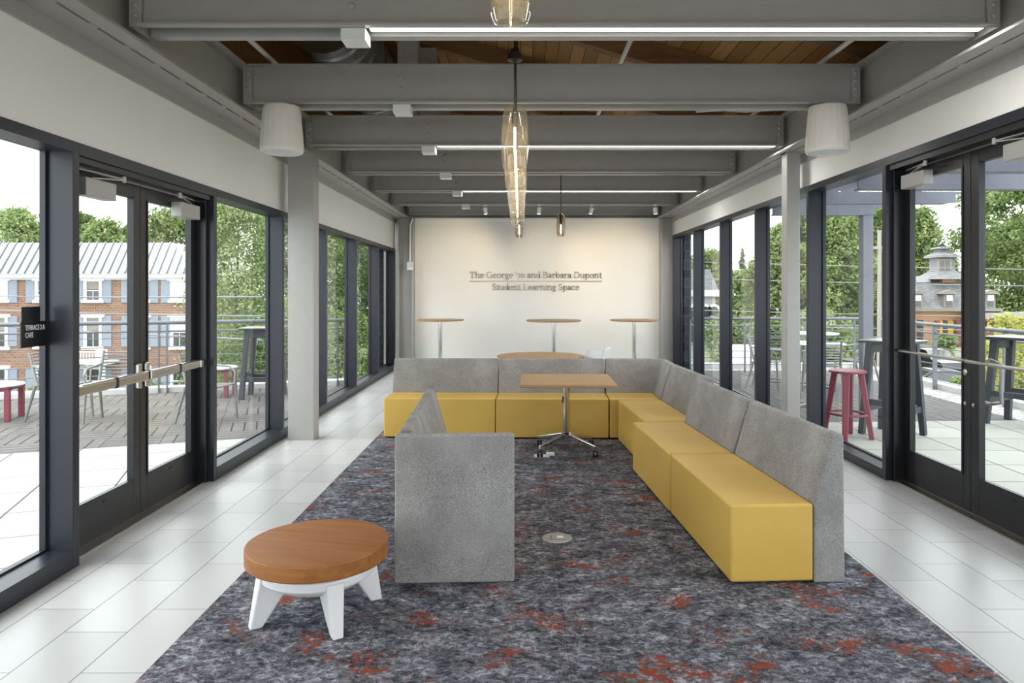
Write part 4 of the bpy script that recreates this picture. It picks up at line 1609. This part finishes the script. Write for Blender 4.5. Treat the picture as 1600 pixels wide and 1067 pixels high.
# entrance porch
pb = MB()
xa, xb = bx(120), bx(187)
pb.box(xa, BY - 1.8, bz(566), xb, BY - .02, bz(561))
pb.box(xa, BY - 1.8, bz(547), xb, BY - 1.7, bz(545))
for i in range(16):
    x = xa + (xb - xa) * i / 15
    pb.box(x - .03, BY - 1.8, bz(561), x + .03, BY - 1.72, bz(546))
pb.box(xa, BY - 1.9, bz(545) - .05, xa + .3, BY - 1.6, bz(541))
pb.box(xb - .5, BY - 1.9, bz(561), xb, BY - 1.4, bz(543))
for x in (xa + .2, xb - .25):
    pb.box(x - .13, BY - 1.7, GL, x + .13, BY - 1.44, bz(566))
pb.build('porch', M['trimwhite'], bl, world=True)

# ------------------------------------------------ mansard house on the right
HY = 65.0


def hx(p_, Y=HY):
    return (p_ - VX) * Y / FPX


def hz(p_, Y=HY):
    return EYE - (p_ - VY) * Y / FPX


hs = thing('mansard_house', 'orange brick house with grey slate mansard roof and small tower', 'house', (hx(1470), HY, GR))
xa, xb = hx(1385), hx(1553)
MB().box(xa, HY, GR - 1, xb, HY + 12, hz(481)).build('brick_walls', M['orangebrick'], hs, world=True)
mr = MB()
e0 = .35
lv = [(0, e0, hz(484)), (.25, -.1, hz(478)), (.5, -.55, hz(462)), (1.0, -1.3, hz(441))]
rings = []
for _, off, z in lv:
    rings.append([(xa - off, HY - off, z), (xb + off, HY - off, z), (xb + off, HY + 12 + off, z), (xa - off, HY + 12 + off, z)])
vs = [p_ for r_ in rings for p_ in r_]
fs = []
for i in range(len(rings) - 1):
    for j in range(4):
        fs.append((i * 4 + j, i * 4 + (j + 1) % 4, i * 4 + 4 + (j + 1) % 4, i * 4 + 4 + j))
fs += [(0, 3, 2, 1), tuple(range(12, 16))]
mr.add(vs, fs).build('mansard_roof', M['slate'], hs, world=True)
MB().box(xa - .5, HY - .5, hz(486), xb + .5, HY + 12.4, hz(482)).build('eave_cornice', M['greywood'], hs, world=True)
MB().box(xa + 1.1, HY + 1.2, hz(441), hx(1466), HY + 11, hz(431)).build('flat_roof', M['metalroof'], hs, world=True)
for cx_ in (1433, 1482, 1546):
    X = hx(cx_)
    d_ = MB()
    d_.box(X - .48, HY - .1, hz(480), X + .48, HY + 1.6, hz(459))
    d_.prism_y([(X - .74, hz(459)), (X + .74, hz(459)), (X + .6, hz(456)), (X, hz(452.5)), (X - .6, hz(456))], HY - .35, HY + 1.4)
    dm = d_.build('dormer', M['greywood'], hs, world=True)
    MB().box(X - .28, HY - .14, hz(478), X + .28, HY - .09, hz(461)).build('pane', M['darkpane'], dm, world=True)
    MB().box(X - .28, HY - .17, hz(470), X + .28, HY - .13, hz(461)).build('blind', M['trimwhite'], dm, world=True)
# tower
tx0, tx1 = hx(1474), hx(1512)
tm = (tx0 + tx1) / 2
TY = HY + 1.0
MB().box(tx0 + .5, TY, hz(441), tx1 - .5, TY + 2.0, hz(435)).build('tower_base', M['orangebrick'], hs, world=True)
tb = MB()
ow = [(1.05, hz(436)), (.9, hz(433.5)), (.15, hz(424)), (0, hz(420)), (0, hz(402)), (.35, hz(401)), (.3, hz(398)), (-.25, hz(392)), (-.3, hz(388)), (.0, hz(387)), (-.1, hz(385)), (-1.0, hz(380))]
cw = (tx1 - tx0) / 2
vs, fs = [], []
for o_, z in ow:
    h_ = cw + o_ - .35
    vs += [(tm - h_, TY + 1.1 - h_, z), (tm + h_, TY + 1.1 - h_, z), (tm + h_, TY + 1.1 + h_, z), (tm - h_, TY + 1.1 + h_, z)]
for i in range(len(ow) - 1):
    for j in range(4):
        fs.append((i * 4 + j, i * 4 + (j + 1) % 4, i * 4 + 4 + (j + 1) % 4, i * 4 + 4 + j))
fs += [(0, 3, 2, 1), tuple(len(vs) - 4 + j for j in range(4))]
tw = tb.add(vs, fs).build('tower', M['slate'], hs, world=True)
X = hx(1489)
yf = TY + 1.1 - (cw - .35)
wn_ = MB()
wn_.box(X - .62, yf - .12, hz(424), X + .62, yf + .02, hz(404))
wn_.build('tower_window', M['greywood'], hs, world=True)
for sx in (-1, 1):
    for z0_, z1_ in ((422, 415), (413.5, 406)):
        MB().box(X + sx * .06, yf - .15, hz(z0_), X + sx * .44, yf - .1, hz(z1_)).build('pane', M['darkpane'], tw, world=True)
# porch
po = MB()
pxa, pxb = hx(1462), hx(1625)
PYF = HY - 4
po.add([(pxa, PYF, hz(498, PYF)), (pxb, PYF, hz(498, PYF)), (pxb, HY, hz(487)), (pxa + 2.5, HY, hz(487)), (pxa, PYF, hz(500, PYF)), (pxb, PYF, hz(500, PYF)), (pxb, HY, hz(489)), (pxa + 2.5, HY, hz(489))],
       [(0, 1, 2, 3), (7, 6, 5, 4), (0, 4, 5, 1), (1, 5, 6, 2), (2, 6, 7, 3), (3, 7, 4, 0)])
po.build('porch_roof', M['slate'], hs, world=True)
MB().box(pxa - .1, PYF - .1, hz(502, PYF), pxb, PYF + .1, hz(497.5, PYF)).build('porch_fascia', M['maroon'], hs, world=True)
for cx_ in (1466, 1500, 1545, 1600):
    X = hx(cx_, PYF)
    MB().box(X - .14, PYF + .1, GR, X + .14, PYF + .35, hz(501, PYF)).build('porch_post', M['maroon'], hs, world=True)
for x0_, x1_ in ((1468, 1472), (1480, 1489), (1496, 1501), (1540, 1545)):
    MB().box(hx(x0_), HY - .12, hz(534), hx(x1_), HY + .02, hz(502)).build('yellow_panel', M['yellowpaint'], hs, world=True)
for x0_, x1_ in ((1473, 1479), (1490, 1495), (1433, 1442)):
    MB().box(hx(x0_), HY - .10, hz(533), hx(x1_), HY + .02, hz(500)).build('tall_window', M['darkpane'], hs, world=True)
MB().box(hx(1466), PYF, GR - .2, pxb, HY, hz(541)).build('porch_floor', M['greywood'], hs, world=True)

# grey church beyond the right terrace
CY = 60
chh = thing('stone_church', 'grey church with arched windows far beyond the right terrace', 'building', (hx(1100, CY), CY, GR))
xa, xb = hx(1070, CY), hx(1118, CY)
MB().box(xa, CY, GR, xb, CY + 14, hz(462, CY)).build('walls', M['concretebase'], chh, world=True)
MB().box(xa - .2, CY - .25, hz(463, CY), xb + .25, CY + 14, hz(453, CY)).build('cornice', M['trimwhite'], chh, world=True)
MB().add([(xa, CY - .2, hz(453, CY)), (xb + .2, CY - .2, hz(453, CY)), (xb - .15, CY + 1.2, hz(420, CY)), (xa, CY + 1.2, hz(420, CY)), (xb + .2, CY + 13, hz(453, CY)), (xa, CY + 13, hz(453, CY)), (xb - .15, CY + 11, hz(420, CY)), (xa, CY + 11, hz(420, CY))],
         [(0, 1, 2, 3), (1, 4, 6, 2), (4, 5, 7, 6), (5, 0, 3, 7), (3, 2, 6, 7)]).build('roof', M['slate'], chh, world=True)
for cx_ in (1101, 1115, 1085):
    X = hx(cx_, CY)
    pts = [(X - .42, hz(535, CY)), (X + .42, hz(535, CY))] + [(X + .42 * math.cos(R(a)), hz(488, CY) + .5 * math.sin(R(a))) for a in range(0, 181, 20)]
    fo = [(X - .62, hz(536, CY)), (X + .62, hz(536, CY))] + [(X + .62 * math.cos(R(a)), hz(488, CY) + .72 * math.sin(R(a))) for a in range(0, 181, 20)]
    wf = MB().prism_y(fo, CY - .12, CY + .02).build('arched_window', M['whitetrim'], chh, world=True)
    MB().prism_y(pts, CY - .16, CY - .11).build('pane', M['darkpane'], wf, world=True)


# ------------------------------------------------ cars
def car(label, x, y, z, rz, mt, L=4.5, W=1.75, H=1.45):
    t = thing('parked_car', label, 'car', (x, y, z), rz, 'parked cars')
    pf = [(-L / 2, .35), (-L / 2 + .05, .75), (-L * .30, .88), (-L * .16, H - .08), (-L * .02, H), (L * .16, H - .02), (L * .33, .95), (L / 2 - .05, .85), (L / 2, .4), (L / 2 - .1, .22), (-L / 2 + .1, .22)]
    vs, fs = [], []
    n = len(pf)
    for s_ in (-1, 1):
        for a, z_ in pf:
            hw = W / 2 * (1 if z_ < .92 else .80)
            vs.append((a, s_ * hw, z_))
    fs = [tuple(range(n)), tuple(range(2 * n - 1, n - 1, -1))] + [(i, n + i, n + (i + 1) % n, (i + 1) % n) for i in range(n)]
    MB().add(vs, fs).build('body', mt, t, .06, 3, smooth=True)
    for s_ in (-1, 1):
        gp = [(-L * .27, .93), (-L * .145, H - .14), (L * .15, H - .12), (L * .29, .98)]
        gv_ = [(a, s_ * (W / 2 * (.99 if z_ < 1.0 else .83)), z_) for a, z_ in gp]
        gv_ += [(a, y_ - s_ * .03, z_) for a, y_, z_ in gv_]
        MB().add(gv_, [(0, 1, 2, 3), (7, 6, 5, 4), (0, 4, 5, 1), (1, 5, 6, 2), (2, 6, 7, 3), (3, 7, 4, 0)]).build('side_window', M['darkpane'], t)
        for xx in (-L * .31, L * .31):
            MB().lathe([(0, -.1), (.2, -.1), (.33, -.09), (.33, .09), (.2, .1), (0, .1)], (xx, s_ * (W / 2 - .08), .33), 20, rot=Matrix.Rotation(R(90), 3, 'X')).build('wheel', M['rubber'], t, smooth=True)
    return t


car('black parked car below the right terrace kerb', 18.3, 31, GR, R(178), M['carpaint'])
car('dark parked car near the bush of the mansard house', 24.3, 42.5, GR, R(100), M['carpaint'])
car('silver parked car behind the right terrace railing', 12.4, 32.0, GR, R(5), M['silvercar'])
car('white parked van far behind the right terrace railing', 11.8, 37.5, GR, R(80), M['plastic'], 5.0, 1.9, 2.0)

# utility pole and wires
up = thing('utility_pole', 'bleached utility pole rising among the right trees', 'pole', (15.15, 30, GR))
MB().tube([(0, 0, 0), (0, 0, 7.4)], [.10, .075], 12).build('shaft', M['polewood'], up, smooth=True)
MB().box(-.9, -.06, 6.6, .5, .06, 6.72).build('crossarm', M['polewood'], up)
for i, (za, zb_) in enumerate(((3.0, 2.7), (2.3, 2.0), (.95, .75), (.35, .2))):
    pts = [(-3.6 + 46 * j / 20 + 6.5, 30, za + (zb_ - za) * j / 20 - .35 * math.sin(PI * j / 20)) for j in range(21)]
    tag(MB().tube(pts, .02, 5).build('power_line', M['alum']), f'{["topmost", "second", "third", "lowest"][i]} overhead wire crossing before the right trees', 'wire', 'overhead wires')
for i, (za, zb_) in enumerate(((1.95, 1.5), (1.25, 1.05), (.55, .5))):
    pts = [(-40 + 34 * j / 20, 43 - 26.5 * j / 20, za + (zb_ - za) * j / 20 - .25 * math.sin(PI * j / 20)) for j in range(21)]
    tag(MB().tube(pts, .022, 5).build('power_line', M['rail']), f'{["upper", "middle", "lower"][i]} overhead wire before the brick building', 'wire', 'overhead wires')


# ------------------------------------------------ trees
def crown_mesh(seed, kind, wid, hgt, Z, mt, dens=1.0):
    """leaves scattered over overlapping tufts; wid, hgt in metres"""
    rnd = random.Random(seed)
    vs, fs = [], []
    tufts = []
    if kind == 'cone':
        for i in range(60):
            z = .08 + .9 * i / 59
            for _ in range(3):
                a, rr = rnd.uniform(0, 2 * PI), (1.02 - z) * .40 * wid * rnd.uniform(.5, 1)
                tufts.append((rr * math.cos(a), rr * math.sin(a), z * hgt, .10 * wid * (1.25 - z)))
    else:
        tr = {'round': .17, 'loose': .10, 'bush': .2}[kind] * wid
        z0 = {'round': .10, 'loose': .45, 'bush': .12}[kind]
        nt = max(14, int({'round': 1.5, 'loose': 1.1, 'bush': 1.2}[kind] * (wid / tr) ** 2 * max(.5, hgt * (1 - z0) / wid) * .75))
        nt = min(int(nt * (1.5 if Z < 35 else 1.15)), 240)
        for _ in range(nt):
            u = rnd.random()
            z = z0 + (1 - z0) * u
            w_ = .5 * wid * math.sin(PI * (.10 + .82 * u)) ** .55
            a = rnd.uniform(0, 2 * PI)
            rr = max(0, w_ - tr * .8) * rnd.random() ** .42
            tufts.append((rr * math.cos(a), rr * math.sin(a), min(z * hgt, hgt - tr * .9), tr * rnd.uniform(.6, 1.15)))
    size = max(.05, .0023 * Z)
    area = sum(4 * PI * t_[3] ** 2 for t_ in tufts)
    n = int(min(24000, (1.5 if Z < 35 else 1.0) * dens * .75 * area / (size * size * 1.2)))
    wts = [t_[3] ** 2 for t_ in tufts]
    for b_ in rnd.choices(tufts, wts, k=n):
        d = Vector((rnd.gauss(0, 1), rnd.gauss(0, 1), rnd.gauss(0, 1))).normalized()
        c = Vector(b_[:3]) + d * b_[3] * rnd.uniform(.55, 1.1)
        nrm = (d * .8 + Vector((rnd.gauss(0, .7), rnd.gauss(0, .7), rnd.gauss(.5, .7)))).normalized()
        t1 = nrm.orthogonal().normalized()
        t2 = nrm.cross(t1)
        th = rnd.uniform(0, PI)
        t1, t2 = t1 * math.cos(th) + t2 * math.sin(th), t2 * math.cos(th) - t1 * math.sin(th)
        s1, s2 = size * rnd.uniform(.7, 1.5), size * rnd.uniform(.5, .9)
        o = len(vs)
        vs += [tuple(c - t1 * s1), tuple(c + t2 * s2), tuple(c + t1 * s1), tuple(c - t2 * s2)]
        fs.append((o, o + 1, o + 2, o + 3))
    me = bpy.data.meshes.new('crown')
    me.from_pydata(vs, [], fs)
    me.materials.append(mt)
    return me


CR = {'a': ('round', 'leaf'), 'b': ('round', 'leaf'), 'l': ('loose', 'leaf'), 'c': ('cone', 'leafd'), 'd': ('round', 'leafd'), 'u': ('bush', 'leaf'), 'y': ('loose', 'leafy')}
nseed = [10]
trunk_me = None


def tree(kind, x, y, z, wid, hgt, label, cat='tree', nm='tree', grp=None, rz=0.0):
    global trunk_me
    t = thing(nm, label, cat, (x, y, z), rz, grp)
    c = bpy.data.objects.new('crown' if nm == 'tree' else 'foliage', crown_mesh(nseed[0], CR[kind][0], wid, hgt, y, M[CR[kind][1]], (.13 if kind == 'y' else 1.0)))
    nseed[0] += 1
    C.objects.link(c)
    c.parent = t
    if trunk_me is None:
        o = MB()
        o.tube([(0, 0, 0), (.008, 0, .3), (-.006, .005, .6), (.004, 0, .9)], [.022, .017, .011, .003], 8)
        for a, zb in ((.3, .34), (2.2, .42), (4.0, .5), (5.2, .38), (1.2, .6), (3.1, .66)):
            o.tube([(0, 0, zb), (.1 * math.cos(a), .1 * math.sin(a), zb + .13), (.2 * math.cos(a), .2 * math.sin(a), zb + .22)], [.009, .006, .002], 6)
        to = o.build('trunk', M['bark'], t, smooth=True)
        trunk_me = to.data
    else:
        to = bpy.data.objects.new('trunk', trunk_me)
        C.objects.link(to)
        to.parent = t
    to.scale = (hgt * .6, hgt * .6, hgt)
    return t


def tree_px(kind, pxc, top, Z, wpx, g, label, **k):
    x = (pxc - VX) * Z / FPX
    zt = EYE - (top - VY) * Z / FPX
    return tree(kind, x, Z, g, wpx * Z / FPX, zt - g, label, rz=(pxc % 7), **k)


GT = 'trees beyond the left terrace'
for a in (('a', 30, 322, 66, 150, 'leafy tree rising behind the white metal roof at the far left'),
          ('l', 105, 330, 70, 120, 'loose tree behind the white metal roof, hidden partly by the first mullion'),
          ('b', 165, 342, 66, 110, 'rounded tree behind the metal roof, seen through the near left door leaf'),
          ('l', 210, 352, 70, 90, 'thin airy tree behind the metal roof left of the door meeting stile'),
          ('a', 268, 326, 68, 120, 'dense tall tree behind the roof hip, seen through the far left door leaf'),
          ('d', 333, 318, 66, 90, 'dark tree beyond the right corner of the brick building'),
          ('a', 372, 300, 26, 190, 'bright leafy tree filling the first window after the left doors'),
          ('d', 432, 330, 30, 150, 'dark leafy tree behind the left column'),
          ('b', 505, 322, 27, 150, 'bright leafy tree right of the left column'),
          ('d', 555, 345, 31, 120, 'dark leafy tree in the second last left windows'),
          ('b', 590, 352, 27, 90, 'leafy tree beside the left stone pier')):
    tree_px(*a[:5], GL, a[5], grp=GT)
for i, (pxc, top, Z, wpx) in enumerate(((380, 480, 20, 200), (470, 470, 22, 170), (545, 490, 21, 130))):
    tree_px('u', pxc, top, Z, wpx, GL, ['green shrub below the railing in the first window after the left doors', 'green shrub below the railing behind the left column', 'green shrub below the railing in the far left windows'][i], cat='shrub', nm='shrub', grp='shrubs below the left railing')
tree_px('u', 215, 600, 40, 110, GL, 'low shrub at the foot of the brick building behind the door stile', cat='shrub', nm='shrub', grp='shrubs below the left railing')
tree_px('u', 62, 603, 40, 70, GL, 'low shrub at the foot of the brick building behind the slatted chair', cat='shrub', nm='shrub', grp='shrubs below the left railing')
GTR = 'trees beyond the right terrace'
for a in (('a', 1108, 390, 80, 90, 'leafy tree rising behind the grey church'),
          ('c', 1160, 386, 75, 44, 'dark conifer standing in the gap of sky right of the church'),
          ('b', 1150, 425, 62, 90, 'rounded tree below the dark conifer'),
          ('l', 1182, 405, 55, 70, 'airy pale tree right of the dark conifer'),
          ('a', 1222, 350, 44, 90, 'leafy tree behind the slim right column'),
          ('d', 1262, 330, 46, 110, 'dark leafy tree right of the slim right column'),
          ('a', 1310, 318, 40, 130, 'bright leafy tree left of the pergola post'),
          ('b', 1368, 322, 44, 110, 'leafy tree right of the pergola post'),
          ('d', 1340, 300, 60, 140, 'tall dark tree behind the pergola post'),
          ('a', 1424, 325, 90, 105, 'leafy tree rising left behind the mansard house'),
          ('b', 1468, 385, 95, 70, 'low leafy tree right behind the flat roof of the mansard house'),
          ('a', 1590, 340, 84, 170, 'leafy tree behind the right end of the mansard house'),
          ('l', 1612, 262, 44, 250, 'wide airy tree overhanging the right end of the mansard house')):
    tree_px(*a[:5], GR, a[5], grp=GTR)
for i, (kd, pxc, top, Z, wpx, lab) in enumerate((('u', 1476, 522, 52, 48, 'round green bush before the porch of the mansard house'), ('y', 1572, 488, 17, 110, 'yellow flowering shrub outside the near right door leaf'),
                                              ('u', 1150, 495, 44, 130, 'green bush band behind the parked van'), ('u', 1285, 480, 36, 150, 'green bush behind the far right railing'),
                                              ('u', 1220, 500, 40, 90, 'green bush behind the slim right column'), ('u', 1580, 545, 24, 160, 'low green bush under the yellow flowering shrub'), ('u', 1500, 590, 20, 60, 'small green bush beside the black parked car'))):
    tree_px(kd, pxc, top, Z, wpx, GR, lab, cat='shrub', nm='shrub', grp='shrubs beyond the right terrace')
